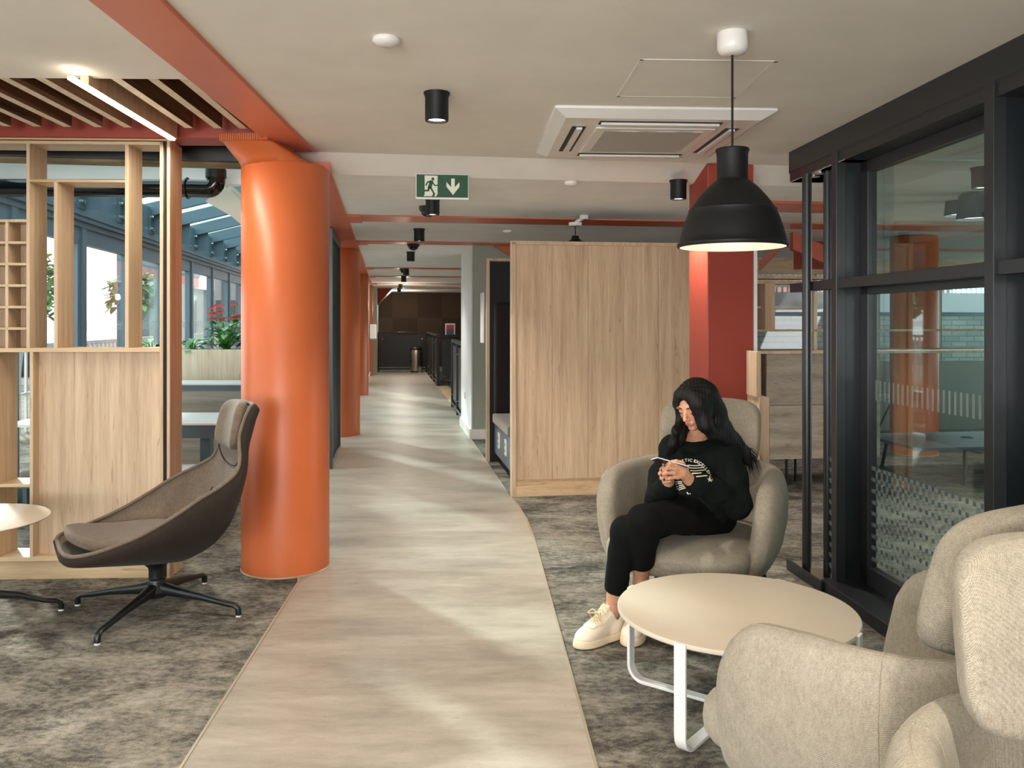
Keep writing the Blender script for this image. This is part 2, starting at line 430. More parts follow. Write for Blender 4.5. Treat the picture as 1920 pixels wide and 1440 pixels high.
        quads = []
        for ax in range(3):
            o1, o2 = [(1, 2), (2, 0), (0, 1)][ax]
            A = ins; sl0 = [slice(None)]*3; sl1 = [slice(None)]*3; sl0[ax] = slice(0, -1); sl1[ax] = slice(1, None)
            e = A[tuple(sl0)] != A[tuple(sl1)]; pos = np.argwhere(e)
            pos = pos[(pos[:, o1] > 0) & (pos[:, o2] > 0) & (pos[:, o1] < n[o1]-1) & (pos[:, o2] < n[o2]-1)]
            flip = A[tuple(sl0)][pos[:, 0], pos[:, 1], pos[:, 2]]
            def g(d1, d2):
                q = pos.copy(); q[:, o1] -= d1; q[:, o2] -= d2; return idx[q[:, 0], q[:, 1], q[:, 2]]
            q = np.stack([g(1, 1), g(0, 1), g(0, 0), g(1, 0)], 1); q[~flip] = q[~flip][:, ::-1]; quads.append(q)
        Q = np.concatenate(quads); a, b, c, d = (verts[Q[:, i]] for i in range(4)); vol = np.einsum('ij,ij->i', a, np.cross(b - a, d - a)).sum() + np.einsum('ij,ij->i', c, np.cross(d - c, b - c)).sum()
        return verts, (Q if vol > 0 else Q[:, ::-1])
    def build(s, name, mat, parent=None, smooth_it=1):
        v, q = s.mesh(); me = bpy.data.meshes.new(name)
        me.vertices.add(len(v)); me.vertices.foreach_set('co', v.astype(np.float32).ravel())
        me.loops.add(len(q)*4); me.loops.foreach_set('vertex_index', q.astype(np.int32).ravel())
        me.polygons.add(len(q)); me.polygons.foreach_set('loop_start', (np.arange(len(q))*4).astype(np.int32))
        me.update(calc_edges=True); me.validate()
        o = finish(name, me, mat, parent, 180)
        if smooth_it:
            m = o.modifiers.new('sm', 'SMOOTH'); m.factor = .5; m.iterations = smooth_it
        return o
# ================================================================== THE SHELL
CZ, LZ = 2.43, 2.34     # near ceiling, corridor ceiling
m = MB(); m.box(-30, 26, -4.2, 40, -.12, 0)
fl = struct(m.build('floor', 'carpet', None, False)); 
# vinyl path: a strip through the foreground, then the corridor
a0, a1 = F(340, 1440), F(560, 1092); b0, b1, b2 = F(1118, 1440), F(1002, 1012), F(988, 975)
dl = ((a1[0]-a0[0])/(a1[1]-a0[1])); dr = ((b1[0]-b0[0])/(b1[1]-b0[1]))
def cw(x, y): q = C(x, y, 0); return (q.x, q.y)
right = [(b0[0]-dr*(b0[1]+3), -3.), (b1[0], b1[1]), b2, cw(1.0, 6.4), cw(.985, 6.72), cw(1.0, 8.45), cw(1.0, 10.05), cw(1.1, 11.45), cw(1.08, 23.6)]
left = [(a0[0]-dl*(a0[1]+3), -3.), a1, cw(-.52, 5.0), cw(-.8, 5.3), cw(-.8, 23.6)]
poly = left[::-1] + right
m = MB(); m.prism([(p[0], p[1]) for p in left + right[::-1]], .0, .004)
struct(m.build('floor_vinyl_path', 'vinyl', None, False))
m = MB()
def strip(pts):
    m.bar([(p[0], p[1], .004) for p in pts], .006, .010, (0, 0, 1))
strip(right[:8]); strip(left[:3])
struct(m.build('trim_1', 'brass_trim', None, False))
m = MB(); m.prism([cw(1.09, 14.6), cw(1.34, 14.4), cw(1.34, 18.6), cw(1.09, 18.6)], .0, .003); struct(m.build('floor_stair_landing', 'ash_y', None, False))

# ceilings
bz = lambda x: C(x, 5.1, 0)
e0, e1 = C(-.60, 5.1, 0), C(7.5, 5.1, 0)
m = MB(); m.prism([(-1.30, -4.2), (9.5, -4.2), (9.5, 4.72), (-1.32, 4.72)], CZ, 3.0)
m.prism([(-1.32, 4.72), (9.5, 4.72), (e1.x, e1.y), (e0.x, e0.y)], CZ, 3.0)
m.prism([(-4.6, -4.2), (-1.30, -4.2), (-1.30, 3.56), (-4.6, 3.48)], CZ + .02, 3.0)
struct(m.build('ceiling', 'white_ceiling', None, False))
m = MB(); m.box(-.62, 9, 5.34, 30, LZ, 3.0, C); mb_ = MB(); mb_.hexa([C(-.62, 5.1, CZ), C(9, 5.1, CZ), C(9, 5.34, LZ), C(-.62, 5.34, LZ), C(-.62, 5.1, 3), C(9, 5.1, 3), C(9, 5.34, 3), C(-.62, 5.34, 3)]); struct(mb_.build('ceiling_bulkhead', 'white_ceiling', None, False)); struct(m.build('ceiling_corridor', 'low_ceiling', None, False))
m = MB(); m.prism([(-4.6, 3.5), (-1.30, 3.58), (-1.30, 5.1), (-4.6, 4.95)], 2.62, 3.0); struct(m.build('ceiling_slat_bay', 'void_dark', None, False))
# rear and side walls that close the room behind the camera
m = MB(); m.box(-4.6, -2.6, -4.3, -4.2, 0, 3); m.box(2.6, 9.5, -4.3, -4.2, 0, 3); m.box(-2.6, 2.6, -4.3, -4.2, 0, .5); m.box(-2.6, 2.6, -4.3, -4.2, 2.35, 3)
struct(m.build('wall_rear', 'white_paint', None, False))
m = MB()
for x in (-2.6, -.9, .85, 2.54): m.box(x, x+.06, -4.28, -4.2, .5, 2.35)
m.box(-2.6, 2.6, -4.28, -4.2, .5, .56); m.box(-2.6, 2.6, -4.28, -4.2, 2.29, 2.35)
struct(m.build('window_1', 'partition_metal', None, False))
m = MB(); m.box(9.4, 9.5, -4.2, 12.5, 0, 3); struct(m.build('wall_right', 'white_paint', None, False))
# far walls
m = MB(); m.box(-4.0, 9.0, 26.5, 26.6, 0, 3, C); struct(m.build('wall_back', 'grooved_brown', None, False))
m = MB(); m.box(1.02, 1.6, 10.08, 11.45, 0, LZ, C); m.box(1.6, 8.6, 10.08, 10.2, 0, 0.9, C)
w = m.build('wall_pier', 'sage_paint', None, False); struct(w)
m = MB(); m.box(1.006, 1.02, 10.06, 11.45, .0, LZ, C); struct(m.build('wall_pier_side', 'white_paint', None, False))
m = MB(); m.box(.985, 1.006, 10.04, 11.47, 0, .12, C); m.box(.985, 1.45, 10.05, 10.08, 0, .12, C); struct(m.build('baseboard_pier', 'white_gloss', None, False))
m = MB(); m.box(-.85, -.44, 18.6, 22.5, 0, LZ, C); struct(m.build('wall_left_end', 'sage_paint', None, False))
m = MB(); m.box(-.86, -.40, 18.57, 18.6, 0, .12, C); m.box(-.44, -.42, 18.57, 22.5, 0, .12, C); m.box(-.44, -.40, 18.57, 18.62, .12, LZ, C); struct(m.build('baseboard_left', 'white_gloss', None, False))
m = MB(); m.box(-.44, -.26, 22.5, 26.4, 0, LZ, C); struct(m.build('wall_left_far', 'sage_paint', None, False))
m = MB(); m.box(1.3, 1.4, 11.6, 26.5, 0, LZ, C); 
m.bm.clear()
# ------------------------------------------------------------------ columns
def column(x, y, r, top, lab):
    t = thing('orange_column', None, None, C(x, y, 0), 0, None, kind='structure')
    mm = MB(); mm.lathe([(r, 0), (r, top - .02), (r - .012, top - .004), (.02, top)], seg=72)
    mm.build('shaft', 'orange_paint', t, 50); t['label'] = lab
    mm = MB(); mm.lathe([(r + .004, 0), (r + .004, .006), (r, .008)], seg=60); mm.build('base_seal', 'brass_trim', t)
    return t
COLS = []
c1 = column(-.58, 5.0, .248, 2.315, 'large round orange column between the brown chair and the vinyl path')
mm = MB()   # stepped capital of the nearest column
cap = [(-.29, -.36), (-.02, -.42), (.03, -.1), (-.06, .02), (-.33, -.06)]
mm.prism([(-.27, -.33), (.0, -.36), (.05, -.02), (-.04, .1), (-.29, .0)], 2.40, 2.436)
for j in range(22):
    x = -.268 + j * .0122; mm.box(x, x + .006, -.337 - .0014*j, -.325 - .0014*j, 2.402, 2.434)
mm.build('ribbed_cap', 'orange_paint', c1, 30)
rings = []
for zz, r_, k in ((2.30, .243, 0.), (2.33, .238, .25), (2.36, .24, .6), (2.40, .25, 1.)):
    ring = []
    for j in range(40):
        a = 2*math.pi*j/40; x, y = math.cos(a), math.sin(a)
        sx = -.12 + sgnpow(x, .6) * .16; sy = -.15 + sgnpow(y, .6) * .18
        ring.append(Vector(((x*r_*.9-.02)*(1-k) + sx*k, (y*r_*.9-.02)*(1-k) + sy*k, zz)))
    rings.append(ring)
MB().rings(rings).build('neck', 'orange_paint', c1, 60)
column(-.58, 10.68, .248, LZ, 'second round orange column down the corridor, beside the black frame')
column(-.60, 16.45, .248, LZ, 'third round orange column down the corridor')
column(-.60, 22.1, .24, LZ, 'fourth round orange column at the corridor end')
m = MB(); m.box(2.02, 2.33, 5.09, 5.42, 0, CZ, C); 
struct(m.build('red_pillar', 'red_paint', None, False, .006), 'square red pillar behind the seated woman')
m = MB(); m.box(2.335, 2.36, 5.10, 5.42, 0, 2.2, C); struct(m.build('trim_2', 'white_gloss', None, False))

# ------------------------------------------------------------------ beams
def beam(pts, z0, z1, mat, name='ceiling_beam', fr=W, bev=.004):
    mm = MB(); mm.prism(pts, z0, z1, fr); return struct(mm.build(name, mat, None, 30, bev))
beam([(-1.315, -4.2), (-1.085, -4.2), (-1.085, 2.6), (-1.16, 4.90), (-1.36, 4.90), (-1.31, 2.6)], 2.412, 2.6, 'orange_beam')
beam([(-.84, 5.2), (-.34, 5.2), (-.34, 23.4), (-.84, 23.4)], 2.325, 2.62, 'orange_beam', fr=C)
beam([(-3.1, 4.56), (-1.37, 4.62), (-1.37, 4.82), (-3.1, 4.78)], 2.43, 2.62, 'red_paint')
for i, (y, w) in enumerate(((7.30, .42), (9.62, .32), (14.3, .34), (17.0, .3), (20.2, .34), (22.7, .3))):
    beam([(-.34, y), (8.5 if y < 10 else 6., y), (8.5 if y < 10 else 6., y + w), (-.34, y + w)], LZ - .012, LZ + .04, 'orange_beam', fr=C)
    mm = MB(); mm.box(-.345, -.22, y - .01, y + w + .01, LZ - .026, LZ + .02, C); struct(mm.build('beam_bracket', 'orange_beam', None, False, .004))
# diagonal braces
def brace(a, b, w, mat='orange_beam'):
    mm = MB(); mm.bar([a, b], w, .10, (0, 0, 1)); return struct(mm.build('ceiling_brace', mat, None, False, .004))
m = MB(); m.prism([(1.25, 10.06), (1.62, 10.06), (1.62, 10.02), (1.25, 10.02)], LZ - .001, LZ, C); m.bm.clear()
mm = MB(); q = [C(1.28, 10.04, 2.335), C(3.2, 10.04, 2.335), C(3.2, 10.04, 1.2), ]; 
mm.face(q); mm.face([v + Vector((-.006, .04, 0)) for v in q])
e = [(0, 1), (1, 2), (2, 0)]
for i, j in e: mm.face([q[i], q[j], q[j] + Vector((-.006, .04, 0)), q[i] + Vector((-.006, .04, 0))])
struct(mm.build('ceiling_gusset', 'orange_paint', None, False))
mm = MB(); q = [P(706, 540, 23.3), P(737, 540, 23.3), P(706, 572, 23.3)]; q2 = [v + Vector((0, .3, 0)) for v in q]
mm.face(q); mm.face(q2)
for i, j in e: mm.face([q[i], q[j], q2[j], q2[i]])
struct(mm.build('ceiling_gusset', 'red_paint', None, False))
mm = MB(); mm.bar([P(706, 572, 23.28), P(738, 540, 23.28)], .035, .12, (.7, 0, .7)); struct(mm.build('ceiling_brace', 'orange_beam', None, False))
brace(P(1484, 452, 8.6), P(1606, 505, 8.6), .18); brace(P(1424, 500, 9.0), P(1470, 452, 8.9), .10)
mm = MB(); mm.hexa([P(1488, 452, 9.2), P(1600, 452, 9.2), P(1600, 452, 9.3), P(1488, 452, 9.3), P(1488, 505, 9.2), P(1600, 505, 9.2), P(1600, 505, 9.3), P(1488, 505, 9.3)]); struct(mm.build('ceiling_gusset', 'red_paint', None, False))
mm = MB(); mm.box(2.45, 3.6, 6.0, 6.5, LZ - .02, LZ + .02, C); struct(mm.build('ceiling_beam', 'orange_beam', None, False))
mm = MB(); mm.bar([P(1408, 318, 5.5), P(1440, 301, 5.42), P(1470, 297, 5.38)], .03, .12, (0, 0, 1)); struct(mm.build('ceiling_brace', 'red_paint', None, False))

# ------------------------------------------------------------------ slatted ceiling bay
slx = [-1.417, -1.550, -1.704, -2.023, -2.175, -2.336, -2.492, -2.649, -2.806]
slab = ['wooden ceiling slat nearest the orange beam', 'second wooden ceiling slat from the orange beam', 'wooden ceiling slat just right of the light line',
        'wooden ceiling slat just left of the light line', 'second wooden slat left of the light line', 'third wooden slat left of the light line', 'fourth wooden slat left of the light line',
        'fifth wooden slat left of the light line', 'wooden ceiling slat at the left edge of the picture']
LT = frame(0, 4.56, 2.5)
for i, x in enumerate(slx):
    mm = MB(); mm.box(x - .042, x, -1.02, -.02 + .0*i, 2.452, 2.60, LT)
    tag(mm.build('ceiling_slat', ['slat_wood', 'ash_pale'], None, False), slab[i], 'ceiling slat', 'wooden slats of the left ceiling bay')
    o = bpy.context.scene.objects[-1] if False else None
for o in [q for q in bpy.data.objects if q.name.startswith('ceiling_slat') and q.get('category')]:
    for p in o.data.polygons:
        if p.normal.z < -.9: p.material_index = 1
t = thing('linear_light', 'glowing white linear light under a wooden ceiling baffle', 'light', (-1.826, 4.0, 2.40), 0, world=True)
mm = MB(); mm.box(-1.85, -1.815, -.98, .06, 2.41, 2.62, LT); mm.build('baffle', 'ash', t, False)
mm = MB(); mm.box(-1.845, -1.82, -1.10, .045, 2.398, 2.4105, LT); mm.build('diffuser', 'led_line', t, False)

# ------------------------------------------------------------------ bits on the ceiling
def downlight(loc, lab, r=.052, h=.125, on=True, grp='black cylinder downlights along the ceiling'):
    t = thing('ceiling_downlight', lab, 'downlight', loc, 0, grp)
    mm = MB(); mm.lathe([(r*1.12, 0), (r*1.12, -.006), (r*1.0, -.02), (r, -h + .008), (r*.98, -h), (r*.80, -h), (r*.76, -h + .012), (.001, -h + .02)], seg=32); mm.build('housing', 'black_matt', t, 45)
    if on: mm = MB(); mm.lathe([(r*.77, -h + .009), (r*.5, -h + .006), (.001, -h + .005)], seg=28); mm.build('lens', 'lamp_warm', t)
    return t
dls = [((819, 174), CZ, 'nearest black downlight, above the vinyl path'), ((1272, 338), LZ, 'black downlight left of the big black pendant lamp'), ((811, 372), LZ, 'black downlight just below the exit sign'),
       ((786, 429), LZ, 'black downlight third down the corridor'), ((770, 472), LZ, 'small black downlight fourth down the corridor'), ((761.5, 502.5), LZ, 'tiny lit downlight fifth down the corridor'),
       ((757, 517), LZ, 'tiny lit downlight sixth down the corridor'), ((751, 532), LZ, 'tiny lit downlight seventh down the corridor'), ((748.5, 539), LZ, 'tiny lit downlight at the corridor end')]
LIGHTS = []
for (u, v), z, lab in dls:
    Y = (z - CAMH) * FPX / (HOR - v); X = (u - 960) / FPX * Y
    downlight((X, Y, z), lab); LIGHTS.append((X, Y, z - .16))
def dome(u, v, lab, r=.075):
    Y = (LZ - CAMH) * FPX / (HOR - v); X = (u - 960) / FPX * Y
    t = thing('dome_camera', lab, 'security camera', (X, Y, LZ), 0, 'black dome cameras')
    mm = MB(); mm.lathe([(r, 0), (r*.98, -.03), (r*.8, -.045), (.001, -.046)], seg=32); mm.build('base', 'black_metal', t)
    mm = MB(); mm.lathe([(r*.78, -.045), (r*.66, -.068), (r*.3, -.084), (.001, -.088)], seg=28); mm.build('dome', 'screen_dark', t, 80)
dome(803, 387, 'black dome camera under the exit sign'); dome(775, 456, 'smaller black dome camera further down the corridor'); dome(757, 503, 'tiny black dome camera far down the corridor')
def disc(u, v, z, r, lab, cat, mat='white_gloss'):
    Y = (z - CAMH) * FPX / (HOR - v); X = (u - 960) / FPX * Y
    mm = MB(); mm.lathe([(r*.93, 0), (r, -.008), (r*.97, -.016), (r*.6, -.026), (.001, -.028)], c=(X, Y, z), seg=36)
    return tag(mm.build('ceiling_speaker' if cat == 'speaker' else 'smoke_detector', mat, None, 60), lab, cat)
disc(724, 72, CZ, .05, 'small white round ceiling disc at top of the picture', 'smoke detector')
disc(1071, 341, LZ, .045, 'small white ceiling disc in front of the air conditioner', 'smoke detector')
disc(951, 432, LZ, .045, 'small ceiling disc above the wooden booth', 'smoke detector')
disc(757, 476, LZ, .05, 'faint small disc on the corridor ceiling', 'smoke detector')
# air conditioning cassette
AC = frame(.70, 4.46, 3.2)
t = thing('ceiling_air_conditioner', 'white square cassette air conditioner with grey grille in the ceiling', 'air conditioner', (.70, 4.46, CZ), 0, world=True)
mm = MB()
o_ = .53; i_ = .47
def fr4(x0, x1, z): return [AC(-x0, -x0, z), AC(x0, -x0, z), AC(x0, x0, z), AC(-x0, x0, z)]
rg = [[AC(-o_, -o_, CZ), AC(o_, -o_, CZ), AC(o_, o_, CZ), AC(-o_, o_, CZ)], [AC(-o_, -o_, CZ-.012), AC(o_, -o_, CZ-.012), AC(o_, o_, CZ-.012), AC(-o_, o_, CZ-.012)],
      [AC(-i_, -i_, CZ-.045), AC(i_, -i_, CZ-.045), AC(i_, i_, CZ-.045), AC(-i_, i_, CZ-.045)]]
mm.rings(rg); mm.build('casing', 'white_gloss', t, 20, .003)
mm = MB(); mm.box(-.30, .30, -.30, .30, CZ-.054, CZ-.045, AC); mm.build('grille_frame', 'white_gloss', t, False, .003)
mt = MT('ac_grille'); wv = mt.N('ShaderNodeTexWave', wave_type='BANDS', bands_direction='Y'); wv.inputs['Scale'].default_value = 30; mt.L(mt.coords(rnd=False), wv.inputs['Vector'])
mt.base(mt.ramp(wv.outputs['Fac'], [(.3, lin('#8f8d88')), (.6, lin('#c9c7c1'))]), .6)
mm = MB(); mm.box(-.25, .25, -.25, .25, CZ-.0565, CZ-.054, AC); mm.build('grille', 'ac_grille', t, False)
for sx, sy in ((0, -1), (0, 1), (-1, 0), (1, 0)):
    mm = MB(); mn = MB(); c_ = .385
    if sx == 0: mm.box(-.30, .30, sy*c_-.035, sy*c_+.035, CZ-.047, CZ-.0452, AC); mn.box(-.29, .29, sy*c_-.012, sy*c_+.016, CZ-.058, CZ-.047, AC)
    else: mm.box(sx*c_-.035, sx*c_+.035, -.30, .30, CZ-.047, CZ-.0452, AC); mn.box(sx*c_-.012, sx*c_+.016, -.29, .29, CZ-.058, CZ-.047, AC)
    sl_ = mm.build('air_slot', 'black_matt', t, False); mn.build('vane', 'white_gloss', sl_, False)
# access hatch
HT = frame(.75, 3.50, 2.5)
mm = MB()
for a, b, c_, d in ((-.27, .27, -.27, -.255), (-.27, .27, .255, .27), (-.27, -.255, -.27, .27), (.255, .27, -.27, .27)): mm.box(a, b, c_, d, CZ-.0022, CZ, HT)
mm.box(-.253, .253, -.253, .253, CZ-.0015, CZ, HT)
tag(mm.build('access_hatch', 'white_ceiling', None, False), 'flush square access hatch in the white ceiling behind the pendant cord', 'access hatch')
# exit sign
SG = frame(*C(-.005, 5.235, 0).xy, 8.5)
t = thing('exit_sign', 'green running man exit sign with white down arrow over the corridor', 'exit sign', SG(0, 0, 2.2), 0, world=True)
sx0 = P(830.5, 349, 5.25).x
SG = frame(sx0, 5.2, 6.0)
hw, hh, zc = .159, .0700, CAMH + (HOR - 349.0) / FPX * 5.2
mm = MB(); mm.box(-hw-.004, hw+.004, .0, .018, zc-hh-.012, zc+hh+.004, SG); mm.build('edge_plate', 'white_gloss', t, False)
mm = MB(); mm.box(-hw, hw, -.004, 0, zc-hh, zc+hh, SG); mm.build('green_panel', 'green_sign', t, False)
mm = MB()
def sp(x, y): return SG((x/1300-.5)*2*hw, -.0055, zc + (.5 - y/550)*2*hh)     # coordinates of the zoomed sign, 1300 x 550
mm.face([sp(205, 25), sp(530, 25), sp(530, 470), sp(500, 530), sp(180, 530), sp(205, 490)])
mm.face([sp(875, 90), sp(965, 90), sp(965, 300), sp(1085, 175), sp(1085, 290), sp(920, 490), sp(755, 290), sp(755, 175), sp(875, 300)])
mm.build('pictogram', 'sign_white', t, False)
mm = MB()
def spg(x, y): return SG((x/1300-.5)*2*hw, -.007, zc + (.5 - y/550)*2*hh)
def limb(pts, w):
    for i in range(len(pts)-1):
        (x0, y0), (x1, y1) = pts[i], pts[i+1]; L_ = math.hypot(x1-x0, y1-y0); nx, ny = -(y1-y0)/L_*w/2, (x1-x0)/L_*w/2; ex, ey = (x1-x0)/L_*w*.3, (y1-y0)/L_*w*.3
        mm.face([spg(x0+nx-ex, y0+ny-ey), spg(x1+nx+ex, y1+ny+ey), spg(x1-nx+ex, y1-ny+ey), spg(x0-nx-ex, y0-ny-ey)])
mm.face([spg(412 + 38*math.cos(a*math.pi/10), 108 + 40*math.sin(a*math.pi/10)) for a in range(20)])
limb([(235, 265), (280, 185), (370, 170)], 34); limb([(400, 190), (460, 265), (540, 262)], 30); limb([(375, 175), (330, 320)], 95)
limb([(310, 300), (300, 390), (180, 395)], 44); limb([(345, 300), (450, 480), (410, 525)], 44)
mm.build('running_figure', 'green_sign', t, False)

# ------------------------------------------------------------------ pendant lamp
pc = Vector((.771, 2.93, 0))
t = thing('pendant_lamp', 'large black rubber pendant lamp with white glowing inside, hanging over the round table', 'pendant lamp', (pc.x, pc.y, 1.68))
mm = MB()
prof = [(.048, .342), (.056, .344), (.0585, .338), (.055, .330), (.0535, .322), (.0535, .240), (.056, .233), (.062, .230), (.090, .205), (.120, .170), (.141, .140), (.146, .132), (.151, .130), (.150, .124), (.158, .105), (.170, .07), (.179, .035), (.184, .016), (.190, .012), (.1905, .004), (.187, 0.), (.181, 0.)]
mm.lathe(prof, seg=72); mm.build('shade', 'black_matt', t, 50)
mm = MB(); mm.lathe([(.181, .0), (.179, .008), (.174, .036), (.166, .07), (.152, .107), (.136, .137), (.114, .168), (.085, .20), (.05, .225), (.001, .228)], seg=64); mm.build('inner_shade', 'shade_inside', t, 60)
mm = MB(); mm.lathe([(.001, .07), (.03, .085), (.04, .12), (.03, .16), (.02, .2), (.018, .225)], seg=24); mm.build('bulb', 'lamp_warm', t, 80)
mm = MB(); mm.cyl((0, 0, .34), (0, 0, .70), .0042, seg=10); mm.build('cord', 'black_matt', t, 80)
mm = MB(); mm.lathe([(.001, .672), (.03, .673), (.046, .680), (.053, .695), (.053, .744), (.050, .75)], seg=48); mm.build('ceiling_rose', 'white_gloss', t, 50)
# second pendant behind the booth
u, v = 1079, 412; Y = 7.0; q = P(u, 404, Y)
t = thing('pendant_lamp', 'black pendant lamp just showing above the wooden booth', 'pendant lamp', (q.x + .02, 7.28, 1.78))
mm = MB(); mm.lathe([(.03, .385), (.034, .36), (.05, .345), (.10, .325), (.14, .29), (.15, .25), (.18, .12), (.19, .0)], seg=40); mm.build('shade', 'black_matt', t, 60)
mm = MB(); mm.cyl((0, 0, .38), (0, 0, .48), .004, seg=8); mm.build('cord', 'black_matt', t)
mm = MB(); mm.lathe([(.001, .47), (.052, .47), (.058, .48), (.058, .50), (.001, .502)], seg=28); mm.tube([(0, 0, .50), (.02, -.01, .515), (.06, -.04, .53)], .014, 10); mm.lathe([(.001, .522), (.038, .522), (.038, .558), (.001, .56)], c=(.07, -.05, 0), seg=20); mm.build('ceiling_bracket', 'white_gloss', t, 50)

# ------------------------------------------------------------------ wooden booth
t = thing('wooden_booth', 'tall light wood booth with a blank panelled side facing the camera', 'booth', C(1.0, 6.7, 0), 0, world=True)
mm = MB(); 
for k in range(5):
    x0 = 1.035 + k * .30; mm.box(x0, x0 + .2985, 6.71, 6.74, .135, 2.045, C)
mm.build('side_panel', 'ash', t, False, .001)
mm = MB(); mm.box(1.0, 1.034, 6.695, 6.76, 0, 2.06, C); mm.box(1.0, 2.55, 6.695, 6.76, 2.045, 2.075, C); mm.build('edge_frame', 'ash', t, False, .002)
mm = MB(); mm.box(.994, 1.0, 6.695, 6.76, 0, 2.075, C); mm.build('lit_edge_strip', 'ash_pale', t, False)  # panel edge in paler wood: its bright side light is in the colour
mm = MB(); mm.box(1.034, 2.55, 6.73, 6.76, 0, .135, C); mm.box(1.034, 2.55, 6.70, 6.73, 0, .085, C); mm.build('plinth', 'ash_x', t, False, .001)
mm = MB(); mm.box(1.0, 2.55, 6.76, 6.78, .02, 2.04, C); mm.box(1.03, 2.5, 8.43, 8.45, .0, 2.03, C); mm.box(2.5, 2.55, 6.78, 8.43, .0, 2.03, C); mm.build('lining', 'black_matt', t, False)
mm = MB(); mm.box(.995, 1.03, 8.41, 8.49, 0, 2.06, C); mm.box(.995, 2.55, 8.45, 8.49, 0, 2.06, C); mm.box(1.03, 2.55, 8.40, 8.45, 2.035, 2.06, C); mm.build('far_gable', 'ash', t, False, .002)
t = thing('booth_bench', 'dark upholstered bench with grey base and tall back inside the booth', 'bench', C(1.1, 7.6, 0), 0, world=True)
mm = MB(); mm.box(1.075, 2.4, 7.30, 8.40, .10, .40, C); mm.build('base', 'grey_laminate', t, False, .003)
mm = MB(); mm.box(1.13, 2.4, 7.34, 8.38, .0, .10, C); mm.build('plinth', 'black_matt', t, False)
mm = MB(); mm.box(1.05, 2.4, 7.28, 8.37, .40, .50, C); mm.build('seat_cushion', 'seat_taupe', t, False, .02)
mm = MB(); mm.box(1.07, 2.4, 8.30, 8.42, .50, 1.61, C); mm.build('back_cushion', 'booth_leather', t, False, .02)
for y in (8.0, 7.55):
    mm = MB(); mm.box(1.062, 1.075, y-.045, y+.045, .20, .345, C); s_ = mm.build('power_socket', 'white_gloss', t, False, .003)
    for zz in (.245, .30):
        for dy in (-.023, .019): mm = MB(); mm.box(1.0605, 1.062, y+dy-.005, y+dy+.005, zz-.012, zz+.012, C); mm.build('switch', 'black_matt', s_, False)
mm = MB(); mm.box(.985, .995, 9.3, 9.42, 1.2, 1.75, C)
mm.bm.clear()
q = C(.985, 8.8, 0)
mm = MB(); mm.box(.975, .99, 8.56, 8.80, 1.20, 1.72, C); tag(mm.build('wall_notice', 'white_paint', None, False), 'thin white panel on the booth end seen edge-on', 'notice')

# ------------------------------------------------------------------ corridor end: balustrade, bin, poster
def balus(name, a, b, lab, n, posts=True, h=1.13):
    t = thing('balustrade', lab, 'railing', (a[0], a[1], 0), 0, 'black mesh balustrades', world=True)
    A, B = Vector((a[0], a[1], 0)), Vector((b[0], b[1], 0)); d = (B - A); ln = d.length; d.normalize(); nn = Vector((-d.y, d.x, 0))
    FR = lambda x, y, z: A + d * x + nn * y + Vector((0, 0, z))
    mm = MB(); mm.box(0, ln, -.035, .035, h-.05, h, FR); mm.build('handrail', 'black_metal', t, False, .004); mm = MB(); mm.box(0, ln, -.03, .03, .06, .10, FR); mm.build('bottom_rail', 'black_metal', t, False, .004)
    for k in range(n + 1):
        x = ln * k / n; mm = MB(); mm.box(x-.03, x+.03, -.035, .035, 0, h-.05, FR); mm.build('post', 'black_metal', t, False, .003)
    for k in range(n):
        x0, x1 = ln*k/n + .09, ln*(k+1)/n - .09
        mm = MB(); mm.box(x0, x1, -.008, .008, .14, h-.10, FR); pl = mm.build('mesh_panel', 'partition_metal', t, False)
        for xx in (x0 + .04, x1 - .04):
            for zz in (.22, h - .2): mm = MB(); mm.cyl(FR(xx, -.035, zz), FR(xx, .035, zz), .012, seg=10); mm.build('fixing', 'chrome', pl)
A_ = lambda x, y: C(x, y, 0)
balus('b', A_(1.06, 11.50), A_(1.09, 13.9), 'near black balustrade section beside the white pier', 2)
balus('b', A_(1.12, 18.6), A_(1.12, 23.85), 'far black balustrade along the stairwell', 4)
balus('b', A_(1.12, 18.5), A_(2.6, 18.5), 'black balustrade turning right at the stair head', 1)
balus('b', A_(-.25, 24.0), A_(1.12, 23.95), 'black balustrade across the corridor end behind the bin', 1)
q = Vector((*F(780.5, 698), 0)); t = thing('pedal_bin', 'tall stainless steel pedal bin at the corridor end', 'bin', q)
mm = MB(); mm.lathe([(.165, .03), (.17, .05), (.17, .62), (.165, .63)], seg=40); mm.build('body', 'brushed_steel', t, 50)
mm = MB(); mm.lathe([(.168, 0), (.168, .035), (.001, .035)], seg=36); mm.build('base', 'black_matt', t, 50)
mm = MB(); mm.lathe([(.172, .63), (.172, .67), (.15, .70), (.10, .715), (.001, .72)], seg=36); mm.build('lid', 'black_metal', t, 50)
mm = MB(); mm.box(.08, .15, -.22, -.14, .02, .035); mm.build('pedal', 'chrome', t, False)
pz = P(844, 619, 26.1)
t = thing('framed_notice', 'pink and grey notice in a white frame on the brown end wall', 'poster', (pz.x, pz.y, pz.z), R_(8.5))
mm = MB(); mm.box(-.155, .155, 0, .02, -.21, .21); mm.build('frame', 'white_paint', t, False)
mm = MB(); mm.box(-.115, .115, -.004, 0, .02, .165); mm.build('upper_print', 'poster_pink', t, False)
mm = MB(); mm.box(-.115, .115, -.004, 0, -.165, .02); mm.build('lower_print', 'poster_grey', t, False)
mm = MB(); q = P(710, 622, 21.8); mm.box(-.43, -.26, 21.2, 21.6, .98, 1.35, C); tag(mm.build('hand_dryer', 'white_paint', None, False, .02), 'white wall box on the far left of the corridor end', 'dispenser')
mm = MB(); mm.box(-.44, -.425, 18.9, 19.1, 1.3, 1.75, C); mm.bm.clear()
